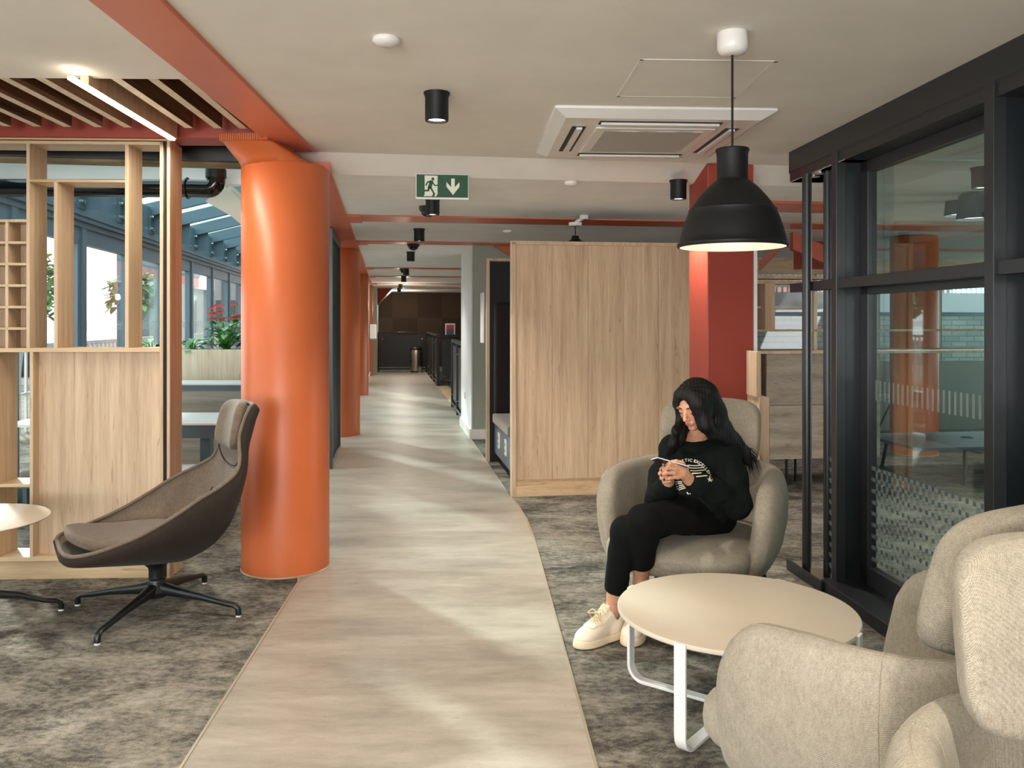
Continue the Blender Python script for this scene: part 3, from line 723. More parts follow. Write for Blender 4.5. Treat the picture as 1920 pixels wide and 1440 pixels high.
q = P(691.5, 582, 18.7)
mm = MB(); mm.box(-.60, -.545, 18.56, 18.58, 1.33, 1.86, C); tag(mm.build('wall_notice', 'white_paint', None, False), 'narrow white notice on the grey wall past the third orange column', 'notice')
mm = MB(); mm.box(-.42, -.40, 23.0, 23.3, 1.6, 1.95, C); tag(mm.build('exit_notice', 'green_sign', None, False), 'small dark green sign high on the far left wall', 'sign')
mm = MB(); mm.box(1.000, 1.006, 10.8, 10.88, .42, .50, C); tag(mm.build('wall_socket', 'chrome', None, False), 'small steel socket on the white pier', 'socket')

# black frame between the first two columns
t = thing('door_frame', 'tall dark steel frame standing between the first two orange columns', 'frame', C(-.54, 8.0, 0), 0, world=True)
mm = MB(); mm.box(-.60, -.515, 8.20, 8.28, 0, 2.32, C); mm.box(-.60, -.515, 9.55, 9.62, 0, 2.32, C); mm.build('jamb', 'steel_blue', t, False, .003)
mm = MB(); mm.box(-.60, -.515, 8.28, 9.55, 2.24, 2.32, C); mm.build('head', 'steel_blue', t, False, .003)
mm = MB(); mm.box(-.58, -.54, 8.28, 9.55, 0.02, 2.24, C); mm.build('dark_panel', 'black_matt', t, False)
mm = MB(); mm.box(-.525, -.505, 8.24, 9.6, 0, .03, C); mm.build('threshold', 'brass_trim', t, False)
# ================================================================== shelving divider on the left
def sx(u): return (u - 960) * 4.64 / FPX + 1.85
def sz(v): return CAMH - (v - HOR) * 4.64 / FPX
t = thing('shelving_divider', 'open light wood shelving divider with cubbyholes and a closed lower panel', 'shelving', L(-.8, .1, 0), 0, world=True)
Dp = .19
def sbox(name, parts, mat='ash', bev=.0015):
    mm = MB()
    for p in parts:
        u0, u1, v0, v1 = p[:4]; y0 = p[4] if len(p) > 4 else 0; y1 = p[5] if len(p) > 5 else Dp
        mm.box(sx(u0), sx(u1), y0, y1, sz(v1), sz(v0), L)
    return mm.build(name, mat, t, False, bev)
sbox('top_board', [(-110, 306, 266, 272)], 'ash_x')
sbox('upright', [(56, 62, 272, 652)]); sbox('upright', [(106, 113, 343, 652)]); sbox('upright', [(236, 243, 272, 652)]); sbox('upright', [(300, 306, 266, 1041)])
sbox('upright', [(62, 68, 660, 1041)]); sbox('upright', [(0, 6, 660, 1041)]); sbox('upright', [(-110, -104, 266, 1041)])
sbox('shelf', [(62, 236, 338, 343)], 'ash_x'); sbox('shelf', [(-104, 300, 652, 660)], 'ash_x'); sbox('shelf', [(6, 62, 905, 911)], 'ash_x'); 
sbox('back_panel', [(68, 300, 660, 1041, .06, .08)], 'ash')
sbox('bottom_board', [(-110, 306, 1041, 1049)], 'ash_x'); sbox('plinth', [(-110, 306, 1049, 1085, .012, Dp-.01)], 'ash_x')
sbox('end_post', [(313, 318, 264, 1085), (318, 319, 264, 1085)], 'ash'); sbox('shadow_gap', [(306, 313, 266, 1085, .02, Dp)], 'black_matt')
sbox('top_board', [(-110, 319, 259, 264, 0, .1)], 'ash_x')
# cubby grid
cu = sbox('cubby_grid', [(-104, 56, v, v + 5, 0, .13) for v in (413, 453.5, 493.5, 533.5, 573.5, 613.5)] + [(u, u + 5.5, 418, 652, 0, .13) for u in (17.5, -22, -62)], 'ash')
mm = MB(); mm.box(sx(-104), sx(56), .13, .14, sz(652), sz(413), L); mm.build('cubby_back', 'ash', cu, False)

# ================================================================== lean-to glazed bay on the left
GX = -2.9
t = struct(thing('wall_left', None, None, C(GX, 8, 0), 0, world=True))
posts = [1.0, 2.5, 4.0, 5.5, 7.0, 8.5, 10.0, 11.5, 13.0, 14.5, 16.0, 17.5, 19.0, 20.5, 22.0]
for i, y in enumerate(posts):
    mm = MB(); mm.box(GX-.10, GX+.05, y-.05, y+.05, 0, 2.33, C); mm.box(GX-.04, GX+.03, y+.05, y+.12, .1, 2.2, C); mm.box(GX-.04, GX+.03, y-.12, y-.05, .1, 2.2, C); mm.build('mullion', 'steel_slate', t, False, .003)
for a, b in zip(posts, posts[1:]):
    mm = MB(); mm.box(GX-.04, GX+.03, a+.05, b-.05, 2.16, 2.31, C); mm.box(GX-.04, GX+.03, a+.05, b-.05, 0.0, .16, C); mm.build('window_frame', 'steel_slate', t, False)
    mm = MB(); mm.box(GX-.01, GX, a+.12, b-.12, .16, 2.16, C); pn = mm.build('pane', 'clear_glass', t, False)
    mm = MB(); n = int((b - a - .24) / .05)
    for k in range(n): y = a + .13 + k * .05; mm.box(GX+.002, GX+.003, y, y+.028, 1.33, 1.43, C)
    mm.build('film_stripe', 'film_light', pn, False)
mm = MB(); mm.box(GX-.1, GX+.06, .9, 22.1, 2.31, 2.36, C); mm.box(GX-.1, GX+.10, .9, 22.1, 2.36, 2.40, C); mm.build('head_rail', 'steel_slate', t, False, .004)
mm = MB(); mm.box(GX-.10, GX+.12, .9, 22.1, 2.40, 2.78, C); eb = struct(thing('eaves_beam', None, None, C(GX, 8, 2.4), 0, world=True)); mm.build('beam', 'steel_slate', eb, False, .004)
# roof of the lean-to
def roofz(x): return 2.80 + (x - GX) / (-.85 - GX) * .55
for i, y in enumerate([y + .0 for y in np.arange(5.9, 22, 1.15)]):
    mm = MB(); q = []
    for yy in (y-.035, y+.035):
        q.append([C(GX, yy, roofz(GX)-.16), C(-.85, yy, roofz(-.85)-.16), C(-.85, yy, roofz(-.85)), C(GX, yy, roofz(GX))])
    mm.hexa([q[0][0], q[0][1], q[1][1], q[1][0], q[0][3], q[0][2], q[1][2], q[1][3]])
    r = struct(mm.build('roof_rafter', 'steel_slate', None, False, .003))
    if 6 < y < 20:
        mm = MB(); mm.box(GX+.12, GX+.135, y-.10, y+.10, 2.46, 2.74, C); mm.box(GX+.12, GX+.30, y+.04, y+.055, 2.46, 2.76, C)
        r = mm.build('bracket', 'steel_slate', eb, False)
        for by, bz_ in ((-.05, 2.52), (.0, 2.52), (-.04, 2.66)):
            mb = MB(); mb.cyl(C(GX+.13, y+by, bz_), C(GX+.165, y+by, bz_), .018, seg=8)
            o = mb.build('bolt', 'chrome', r, 40)
mm = MB()
q = [C(GX-.1, 4.95, roofz(GX)+.01), C(-.85, 4.95, roofz(-.85)+.01), C(-.85, 22, roofz(-.85)+.01), C(GX-.1, 22, roofz(GX)+.01)]
mm.hexa(q + [v + Vector((0, 0, .01)) for v in q]); o = struct(mm.build('roof_glass', 'tinted_glass', None, False))
mm = MB(); mm.box(-.88, -.6, 5.2, 23.4, LZ+.25, 3.6, C); struct(mm.build('trim_3', 'steel_slate', None, False))
# fascia beam, duct and pipe behind the divider
mm = MB(); mm.box(-2.6, -.76, 5.30, 5.36, 2.40, 2.62, C); struct(mm.build('ceiling_edge_beam', 'black_metal', None, False))
mm = MB(); mm.box(-2.6, -.80, 5.36, 5.50, 2.385, 2.60, C); struct(mm.build('ceiling_edge_beam', 'concrete_beam', None, False))
mm = MB(); mm.box(-2.9, -.9, 6.2, 6.3, 2.40, 2.56, C); struct(mm.build('roof_purlin', 'white_gloss', None, False))
Yp = 5.75
pts = [P(-22, 352, Yp)] + [P(u, 353, Yp) for u in (120, 300, 350)] + [P(390, 354, Yp)]
cen = P(388, 333, Yp); 
for a in range(1, 8):
    an = a/7*math.pi/2; pts.append(P(390 + 15*math.sin(an), 339 + 15*math.cos(an), Yp))
pts += [P(405, 330, Yp), P(405, 312, Yp)]
t = thing('soil_pipe', 'glossy black pipe with an elbow running under the glass roof', 'pipe', P(200, 352, Yp), 0, world=True)
mm = MB(); mm.tube(pts, .062, 24); mm.build('pipe', 'screen_dark', t, 60)
mm = MB(); mm.cyl(P(405, 334, Yp), P(405, 318, Yp), .069, seg=28); mm.build('coupling', 'black_metal', t, 50)
mm = MB(); mm.tube([P(352, 353, Yp) + Vector((0, .07*math.cos(a), .07*math.sin(a))) for a in np.linspace(0, 6.28, 20)], .006, 6, cap=False); mm.build('strap', 'black_metal', t)
mm = MB(); q = [P(418, 345, 6.6), P(475, 395, 6.6), P(475, 440, 6.6), P(432, 404, 6.6), P(385, 378, 6.6)]; q2 = [v + Vector((.05, .03, .0)) for v in q]
mm.face(q); mm.face(q2[::-1]); struct(mm.build('roof_blind', 'table_white', None, False))

# planter with plants
t = thing('planter', 'long pale wood planter box behind the divider', 'planter', P(400, 655, 7.4), 0, world=True)
x0, x1 = -3.5, -2.25
mm = MB()
for a, b, c_, d in ((-3.5, -2.2, 7.35, 7.37), (-3.5, -2.2, 7.69, 7.71), (-3.5, -3.48, 7.37, 7.69), (-2.22, -2.2, 7.37, 7.69)): mm.box(a, b, c_, d, .885, 1.175)
mm.box(-3.48, -2.22, 7.37, 7.69, .885, 1.05); mm.build('box', 'ash_pale', t, False, .002)
mm = MB(); mm.box(-3.48, -2.22, 7.37, 7.69, 1.05, 1.15); mm.build('soil', 'soil', t, False)
mm = MB(); mm.box(-3.5, -2.2, 7.38, 7.68, 0, .88); struct(mm.build('wall_low', 'ash_grey_x', None, False))
def leaf(mm, base, d, ln, wd, curl=.3, mi=0):
    d = Vector(d).normalized(); sd = d.cross(Vector((0, 0, 1)))
    sd = sd.normalized() if sd.length > .01 else Vector((1, 0, 0)); up = sd.cross(d); rows = []
    for i in range(6):
        q = i/5; c_ = base + d*ln*q - Vector((0, 0, 1))*curl*ln*q*q; w_ = wd*math.sin(math.pi*min(.98, .08+q*.9))**.8/2
        rows.append([c_ - sd*w_ + up*w_*.25, c_, c_ + sd*w_ + up*w_*.25])
    vs = [[mm.bm.verts.new(p) for p in r] for r in rows]
    for i in range(5):
        for j in range(2): mm.bm.faces.new([vs[i][j], vs[i][j+1], vs[i+1][j+1], vs[i+1][j]]).material_index = mi
def plant(base, lab, n, ln, wd, h, spread, mat, flowers=0, seed=1):
    rs = random.Random(seed); t = thing('potted_plant', lab, 'plant', base, 0, 'plants in the planter box', world=True); base = Vector(base)
    ms, ml, ml2 = MB(), MB(), MB()
    for k in range(n):
        a = rs.uniform(0, 6.28); hh = h*rs.uniform(.15, 1.); rr = spread*rs.uniform(.2, 1)*(.35+.65*hh/h); tip = base + Vector((rr*math.cos(a), rr*math.sin(a)*.7, hh))
        ms.tube([base + Vector((rs.uniform(-.02, .02), rs.uniform(-.02, .02), 0)), base.lerp(tip, .5) + Vector((0, 0, hh*.15)), tip], [.004, .003, .002], 5)
        leaf(ml if rs.random() < .6 else ml2, tip, (math.cos(a), math.sin(a), rs.uniform(.1, .9)), ln*rs.uniform(.7, 1.2), wd*rs.uniform(.8, 1.2), rs.uniform(.2, .6))
    ms.build('stem', 'leaf', t, 60); ml.build('foliage', 'leaf', t, 60); ml2.build('pale_foliage', 'leaf_light', t, 60)
    for k in range(flowers):
        tip = base + Vector((rs.uniform(-.13, .13), rs.uniform(-.06, .06), h*rs.uniform(1.0, 1.55))); fm = MB()
        leaf(fm, tip - Vector((.03, 0, 0)), (rs.uniform(.4, 1), rs.uniform(-1, 0), .5), .11, .085, .15); leaf(fm, tip + Vector((.03, 0, 0)), (-rs.uniform(.4, 1), -.5, .3), .08, .07, .1)
        f = fm.build('flower', 'flower', t, 60); sm_ = MB(); sm_.tube([base, base.lerp(tip, .6), tip], .003, 5); sm_.build('flower_stalk', 'leaf', f)
plant((-2.56, 7.52, 1.14), 'leafy plant with pink red flowers in the planter', 80, .10, .055, .27, .19, 'leaf', 9, 3)
plant((-2.86, 7.5, 1.14), 'upright broad-leaved plant left in the planter gap', 16, .17, .07, .12, .10, 'leaf', 0, 5)
plant((-2.34, 7.5, 1.14), 'broad-leaved plant beside the orange column in the planter', 22, .14, .06, .17, .12, 'leaf', 0, 8)
plant((-3.22, 7.5, 1.14), 'low bushy plant behind the divider opening', 34, .13, .05, .11, .18, 'leaf', 0, 11)
mm = MB(); 
for k in range(7): leaf(mm, Vector((-2.42, 7.42, 1.2)), (math.cos(k), math.sin(k), .4), .035, .03, .1)
tag(mm.build('purple_flower', 'purple_petal', None, 60), 'tiny purple flower in the planter', 'flower')

# tables and benches behind the divider
def slabtable(nm, lab, x0, x1, y0, y1, z, base, legs, cat='table', th=.04):
    t = thing(nm, lab, cat, ((x0+x1)/2, (y0+y1)/2, 0), 0, world=True)
    mm = MB(); mm.box(x0, x1, y0, y1, z-.012, z); mm.build('top', 'frame_white', t, False)
    mm = MB(); mm.box(x0+.01, x1-.01, y0+.01, y1-.01, z-.012-th, z-.012); mm.build('underframe', base, t, False)
    for (lx, ly) in legs: mm = MB(); mm.box(lx-.035, lx+.035, ly-.035, ly+.035, 0, z-.012-th); mm.build('leg', base, t, False)
slabtable('high_table', 'long high white-topped table against the planter', -3.6, -2.0, 6.75, 7.15, .92, 'steel_blue', [(-3.5, 6.9), (-2.1, 6.9)], th=.05)
slabtable('meeting_table', 'white table with dark frame behind the divider', -3.05, -1.9, 5.75, 6.45, .72, 'steel_blue', [(-2.9, 5.9), (-2.9, 6.3), (-2.15, 5.9), (-2.15, 6.3)], th=.09)
t = thing('bench_seat', 'dark cushioned bench between the tables behind the divider', 'bench', (-2.6, 6.2, 0), 0, world=True)
mm = MB(); mm.box(-3.0, -1.98, 5.42, 5.70, .40, .45); mm.build('top', 'frame_white', t, False)
mm = MB(); mm.box(-3.0, -1.96, 5.40, 5.72, .30, .40); mm.build('cushion', 'booth_leather', t, False, .02)
mm = MB()
for x in (-2.9, -2.1): mm.box(x-.025, x+.025, 5.5, 5.55, 0, .30)
mm.build('leg', 'steel_blue', t, False)
# dark-framed door and table seen through the far left opening
t = thing('cafe_table', 'white table with dark post seen through the far left opening of the divider', 'table', (-3.5, 6.4, 0), 0, world=True)
mm = MB(); mm.prism([(-3.74, 6.1), (-3.1, 6.1), (-3.1, 6.7), (-3.74, 6.7)], .650, .668); mm.build('top', 'frame_white', t, False)
mm = MB(); mm.box(-3.62, -3.50, 6.3, 6.42, 0, .65); mm.build('post', 'steel_blue', t, False)
t = thing('stool', 'small stool with dark grey cushion under the cafe table', 'stool', (-3.6, 6.4, 0), 0, world=True)
mm = MB(); mm.box(-3.50, -3.18, 5.92, 6.08, .27, .36); mm.build('cushion', 'seat_taupe', t, False, .03)
mm = MB(); mm.box(-3.50, -3.18, 5.92, 6.08, .24, .27); mm.build('frame', 'steel_blue', t, False)
for lx in (-3.48, -3.21): mm = MB(); mm.box(lx-.015, lx+.015, 5.98, 6.01, 0, .24); mm.build('leg', 'steel_blue', t, False)

# ================================================================== outside
mm = MB(); mm.box(-60, 60, -20, 90, -.6, -.25); struct(mm.build('ground_outside', 'pavement', None, False))
def railing(a, b, lab, h=1.0, n=40, mat='ext_rail', z=-.25, grp='white railings outside'):
    A, B = Vector((a[0], a[1], z)), Vector((b[0], b[1], z)); mm = MB(); d = B - A
    t = thing('outdoor_railing', lab, 'railing', A, 0, grp, world=True)
    mm.bar([A + Vector((0, 0, h)), B + Vector((0, 0, h))], .05, .05, (0, 0, 1)); mm.bar([A + Vector((0, 0, h*.55)), B + Vector((0, 0, h*.55))], .03, .03, (0, 0, 1)); mm.bar([A + Vector((0, 0, .12)), B + Vector((0, 0, .12))], .04, .04, (0, 0, 1)); mm.build('rail', mat, t, False)
    mm = MB()
    for k in range(n + 1): q = A + d*k/n; mm.box(q.x-.015, q.x+.015, q.y-.015, q.y+.015, z, z+h)
    o = mm.build('baluster', mat, t, False); o['kind'] = 'stuff'
railing(C(-4.6, 6, 0), C(-4.6, 24, 0), 'white railing outside the left glazing', 1.35, 90)
def building(nm, x0, x1, y0, y1, z1, mat, lab, rows, cols, fr=C, face='x1'):
    t = thing(nm, lab, 'building', fr((x0+x1)/2, (y0+y1)/2, 0), 0, world=True)
    mm = MB(); mm.box(x0, x1, y0, y1, -.25, z1, fr); mm.build('wall', mat, t, False)
    for i in range(rows):
        for j in range(cols):
            mm = MB(); zz = .8 + i*2.6
            if face == 'x1': yy = y0 + (j+.3)*(y1-y0)/cols; mm.box(x1, x1+.06, yy, yy+(y1-y0)/cols*.5, zz, zz+1.5, fr)
            else: xx = x0 + (j+.3)*(x1-x0)/cols; mm.box(xx, xx+(x1-x0)/cols*.5, y0-.06, y0, zz, zz+1.5, fr)
            mm.build('window', 'ext_glass', t, False)
building('building', -10.6, 2, 36, 44, 4.1, 'ext_white', 'pale building seen through the left windows', 2, 8, face='y0')
mm = MB(); mm.box(-10.1, -9.9, 4, 44, -.25, .75, C); tag(mm.build('garden_wall', 'ext_white', None, False), 'low white wall outside the left windows', 'wall')
def tree(loc, r, lab, seed, h=2.2):
    rs = random.Random(seed); t = thing('tree', lab, 'tree', loc, 0, world=True); b = Vector(loc)
    mm = MB(); mm.tube([b, b + Vector((.1, 0, h*.6)), b + Vector((0, .1, h))], [.12, .09, .05], 8); mm.build('trunk', 'soil', t)
    mm = MB()
    for k in range(420):
        v = Vector((rs.gauss(0, 1), rs.gauss(0, 1), rs.gauss(0, .8))); v = v.normalized() * r * rs.uniform(.55, 1); leaf(mm, b + Vector((0, 0, h + r*.5)) + v, (rs.uniform(-1, 1), rs.uniform(-1, 1), rs.uniform(-.5, .5)), .30, .16, .2)
    mm.build('foliage', 'foliage_ext', t)
for i, (x, y, r) in enumerate(((-9.95, 22.0, .62), (-12.5, 21.5, 1.1))): 
    q = Vector((x, y, -.25)); tree((q.x, q.y, q.z), r, ['tree outside the left windows', 'larger tree further left outside the left windows'][i], i, 2.1)
mm = MB(); mm.box(-4.2, -4.05, 5.9, 6.05, 0, 2.2, C); tag(mm.build('outdoor_post', 'red_paint', None, False), 'red post outside seen through the lowest left opening', 'post')

# ================================================================== glazed partition on the right
t = struct(thing('wall_glazed', None, None, (1.85, 3.3, 0), 0, world=True), 'dark metal and glass partition behind the round table')
XB = -.045    # the base runs a touch further in
def gbox(nm, a, mat='partition_metal', bev=.002, par=None):
    mm = MB()
    for q in a: mm.box(*q, G)
    return mm.build(nm, mat, par or t, False, bev)
y5 = 5.01
gbox('fascia', [(-.005, .20, 1.2, y5, 2.308, CZ), (.0, .20, 1.2, y5-.003, 2.25, 2.304), (-.002, .2, 1.2, y5, 2.30, 2.31)])
gbox('transom', [(.0, .055, 1.2, y5, 1.593, 1.645)])
ps = [1.95, 3.125, 4.40]
for y in ps: gbox('mullion', [(-.012, .04, y-.028, y+.028, .0, 2.308)])
for y in ps: gbox('reveal', [(.0, .155, y-.022, y+.022, .0, 2.25)], 'partition_reveal', 0)
gbox('inner_frame', [(.12, .17, a + s0, a + s1, .06, 2.25) for a in ps for s0, s1 in ((-.10, -.022), (.022, .10))] + [(.12, .17, 1.2, 4.42, .06, .16), (.12, .17, 1.2, 4.42, 2.19, 2.25), (.12, .17, 1.2, 4.42, 1.56, 1.60)], 'partition_metal')
gbox('sill', [(-.065, .20, 1.2, 4.43, .0, .065)])
mm = MB(); mm.prism([(-.075, 4.43), (.20, 4.43), (.30, 4.75), (.02, 4.80), (-.08, 4.79)], 0, .012, G); mm.build('threshold', 'brushed_steel', t, False)
mm = MB(); mm.bar([G(-.075, 4.40, .03), G(-.09, 4.82, .03)], .06, .012, (0, 0, 1)); mm.build('edge_angle', 'partition_metal', t, False)
for a, b in ((1.2, 1.95), (1.95, 3.125), (3.125, 4.40)):
    for z0, z1 in ((.16, 1.56), (1.60, 2.19)):
        pn = gbox('pane', [(.143, .147, a+.1, b-.1, z0, z1)], 'tinted_glass', 0)
        if z0 > 1: continue
        mm = MB(); n = int((b-a-.2)/.042)
        for k in range(n):
            y = a + .11 + k*.042; mm.box(.1405, .141, y, y+.016, 1.02, 1.12, G)
        mm.build('film_bars', 'film_light', pn, False)
        mm = MB(); md = MB(); n = int((b-a-.2)/.05)
        for k in range(n):
            y = a + .11 + k*.05
            for j in range(9):
                z = .66 - j*.058; md.box(.1395, .14, y, y+.02, z, z+.02, G)
                if j: mm.box(.1405, .141, y, y+.02, z+.02, z+.058, G)
        for j in range(9): z = .66 - j*.058; mm.box(.1405, .141, a+.1, b-.1, z, z+.02, G)
        mm.build('film_lattice', 'film_light', pn, False); md.build('film_squares', 'film_dark', pn, False)
# round dark tubes and the glass between them
for (u, Y, r, z0) in ((1513, 4.71, .026, .012), (1551.5, 4.62, .022, .012)):
    mm = MB(); q = P(u, 700, Y); mm.cyl((q.x, q.y, z0), (q.x, q.y, 2.25), r, seg=24); mm.build('round_post', 'partition_metal', t)
a, b = P(1553, 700, 4.62), P(1565, 700, 4.47)
mm = MB(); mm.prism([(a.x, a.y), (b.x, b.y), (b.x+.008, b.y+.004), (a.x+.008, a.y+.004)], .05, 2.25); mm.build('pane', 'tinted_glass', t, False)
mm = MB()
for j in range(11):
    z = .08 + j*.058; mm.prism([(a.x-.002, a.y-.002), (b.x-.002, b.y-.002), (b.x, b.y), (a.x, a.y)], z, z+.02)
mm.build('film_lattice', 'film_light', t, False)
for u, Y in ((1527, 4.72), (1538, 4.62)):
    mm = MB(); q = P(u, 331, Y); mm.cyl((q.x, q.y, 2.235), (q.x, q.y, 2.25), .03, seg=20); tag(mm.build('recessed_spot', 'chrome', None, 50), 'tiny recessed spot under the dark partition head' + (', nearer one' if u == 1538 else ', farther one'), 'spotlight')
mm = MB(); mm.box(.0, .7, 4.3, y5, 2.25, 2.26, G); struct(mm.build('ceiling_soffit', 'white_ceiling', None, False))

# ================================================================== space behind, to the right
# window wall
WY = 11.4
t = struct(thing('window_2', None, None, C(6, WY, 0), 0, world=True))
mm = MB(); mm.box(1.6, 9.4, WY, WY+.12, 2.12, 3.0, C); mm.box(1.6, 9.4, WY, WY+.12, 0, .25, C); mm.build('surround', 'ash_x', t, False)
xs = [3.1, 4.1, 5.1, 6.1, 7.1, 8.1, 9.1]
for x in xs: mm = MB(); mm.box(x-.05, x+.05, WY-.02, WY+.12, .25, 2.12, C); mm.build('mullion', 'ash', t, False)
for x0, x1 in zip(xs, xs[1:]):
    mm = MB(); mm.box(x0+.05, x1-.05, WY+.02, WY+.10, 1.5, 1.56, C); mm.box(x0+.05, x1-.05, WY+.02, WY+.1, .25, .30, C); mm.box(x0+.05, x0+.1, WY+.02, WY+.1, .3, 2.12, C); mm.build('frame', 'steel_slate', t, False)
    mm = MB(); mm.box(x0+.05, x1-.05, WY+.055, WY+.06, .3, 2.12, C); mm.build('pane', 'clear_glass', t, False)
railing(C(2.5, 14.4, 0), C(12, 14.4, 0), 'white railing on the wall outside the right windows', 1.15, 90, z=1.95, grp=None)
mm = MB(); mm.box(2.0, 14, 14.2, 14.6, -.25, 1.55, C); tag(mm.build('garden_wall', 'grey_brick', None, False), 'grey brick wall outside the right windows', 'wall')
mm = MB(); mm.box(2.0, 14, 14.15, 14.65, 1.55, 1.95, C); tag(mm.build('wall_coping', 'ext_white', None, False), 'broad white coping on the brick wall outside', 'coping')
building('building', 3, 22, 30, 34, 7.4, 'ext_pink', 'pinkish building behind the railing on the right', 2, 8, face='y0')
# storage unit with open shelf frame
t = thing('storage_unit', 'low storage unit with horizontal grey wood grain on thin black legs', 'cabinet', P(1490, 862, 7.05), 0, world=True)
S1 = frame(*P(1442, 700, 7.02).xy, 8.5)
mm = MB(); mm.box(-.02, 1.0, 0, .02, .72, 1.15, S1); mm.build('upper_panel', 'ash_grey_x', t, False)
mm = MB(); mm.box(.0, 1.0, -.012, .008, .265, .715, S1); mm.build('lower_panel', 'ash_grey_x', t, False, .002)
mm = MB(); mm.box(-.14, 2.7, -.03, .46, 1.15, 1.175, S1); mm.build('top', 'ash_pale', t, False, .002)
mm = MB(); mm.box(-.14, -.07, .0, .42, .0, 1.15, S1); mm.build('side', 'ash', t, False)
mm = MB(); mm.box(0, 1.0, .02, .42, .27, 1.14, S1); mm.build('carcass', 'ash_grey_x', t, False)
for x, y in ((.165, .0), (.44, .38), (.95, 0), (.95, .38)): mm = MB(); mm.cyl(S1(x, y+.02, 0), S1(x, y+.02, .27), .012, seg=10); mm.build('leg', 'black_metal', t)
t = thing('shelf_frame', 'open light wood shelf frame standing on the storage unit by the window', 'shelving', S1(.3, .2, 1.175), 0, world=True)
for a in ((.05, .14, 1.35, 1.745), (.0, .0, 0, 0),):
    if a[1]: mm = MB(); mm.box(a[0], a[1], .18, .36, a[2], a[3], S1); mm.build('upright', 'ash', t, False)
mm = MB(); mm.box(-.15, 2.6, .18, .36, 1.745, 1.775, S1); mm.box(-.15, 2.6, .18, .36, 1.79, 1.815, S1); mm.build('shelf', 'ash', t, False)
mm = MB(); mm.box(-.15, 2.6, .18, .36, 1.335, 1.352, S1); mm.build('shelf', 'ash', t, False)
mm = MB(); mm.box(-.15, -.085, .18, .36, 1.175, 1.335, S1); mm.build('upright', 'ash', t, False)
mm = MB(); mm.box(.50, .53, .18, .36, 1.175, 1.745, S1); mm.build('upright', 'ash_pale', t, False)
mm = MB(); mm.box(-.15, .5, .26, .29, 1.535, 1.555, S1); mm.build('rail', 'ash_pale', t, False)
# wood end board just behind the chair
q = F(1424, 1052); t = thing('end_board', 'upright light wood end board standing behind the seated woman\'s chair', 'board', (q[0]+.03, q[1]+.1, 0), 0, world=True)
mm = MB(); mm.box(q[0], q[0]+.058, q[1], q[1]+.26, 0, .97); mm.build('board', 'ash', t, False, .002)
mm = MB(); mm.box(q[0]-.01, q[0]+.012, q[1]+.02, q[1]+.24, .97, 1.24); mm.build('upper_edge', 'ash', t, False)
# room furniture seen through the glass
t = thing('plastic_chair', 'white plastic shell chair with sloping dark legs seen through the glass', 'chair', (4.95, 10.5, 0), R_(100))
rows = []
for i in range(9):
    s = i/8; y = .22 - .42*min(1, s*1.7) - .10*max(0, s-.58)/.42; z = .45 + .0*s + (.42*max(0, (s-.5)/.5)**1.1)
    rows.append([Vector((x*(.23 - .02*s), y + .10*x*x, z + .05*x*x)) for x in np.linspace(-1, 1, 9)])
grid_mesh('seat_shell', rows, 'white_gloss', t, solid=.012, subsurf=1)
for sx_, sy_ in ((-1, -1), (-1, 1), (1, -1), (1, 1)): mm = MB(); mm.cyl((sx_*.14, sy_*.12-.02, .44), (sx_*.24, sy_*.26, 0), .011, seg=8); mm.build('leg', 'black_metal', t)
t = thing('low_table', 'low dark-edged table with thin legs seen through the glass', 'table', (4.25, 7.7, 0), R_(8))
mm = MB(); mm.box(-.85, .95, -.45, .5, .315, .34); mm.build('top', 'grey_laminate', t, False, .004)
for x, y in ((-.35, -.35), (.8, -.35), (.8, .4), (-.6, .4)): mm = MB(); mm.cyl((x, y, .32), (x*1.08, y*1.1, 0), .016, seg=10); mm.build('leg', 'black_metal', t)
mm = MB(); mm.lathe([(.03, .34), (.055, .34), (.055, .345), (.04, .346)], c=(.0, .1, 0), seg=20); mm.build('grommet', 'black_metal', t)
column(5.63, 8.3, .24, LZ, 'round orange column seen through the glass partition')
def shade_lamp(q, lab):
    t = thing('cone_pendant', lab, 'pendant lamp', q, 0, 'grey pendants in the room behind the glass')
    mm = MB(); mm.lathe([(.10, .17), (.115, .0)], seg=30); mm.lathe([(.0, .17), (.10, .17)], seg=30); mm.build('shade', 'grey_laminate', t); mm = MB(); mm.lathe([(.001, .02), (.108, .02)], seg=24); mm.build('diffuser', 'lamp_white', t)
    mm = MB(); mm.cyl((0, 0, .17), (0, 0, LZ - q[2]), .003, seg=6); mm.build('cord', 'black_matt', t)
shade_lamp(P(1801, 375, 6.4) - Vector((0, 0, .12)), 'left grey pendant seen through the glass'); shade_lamp(P(1826, 380, 6.0) - Vector((0, 0, .12)), 'right grey pendant with lit underside seen through the glass')
t = thing('wall_screen', 'dark screen at the back of the room behind the glass', 'screen', (6.8, 9.0, 0), 0, world=True)
mm = MB(); mm.box(6.9, 7.7, 9.3, 9.36, .9, 1.2); mm.build('panel', 'steel_blue', t, False)
mm = MB(); mm.box(7.2, 7.26, 9.3, 9.36, 0, .9); mm.build('stand', 'steel_blue', t, False)
mm = MB(); mm.box(6.2, 7.1, 8.2, 9.0, .3, .56); 
t = thing('pouf', 'low rounded brown seat seen through the glass', 'pouf', (6.3, 11.0-1.2, 0)); mm = MB(); mm.rings(superell(0, 0, .42, .7, .4, .16, .6, .8), False); mm.build('cushion', 'seat_taupe', t, 80); mm = MB(); mm.box(-.6, .6, -.3, .3, 0, .3); mm.build('base', 'black_matt', t, False)
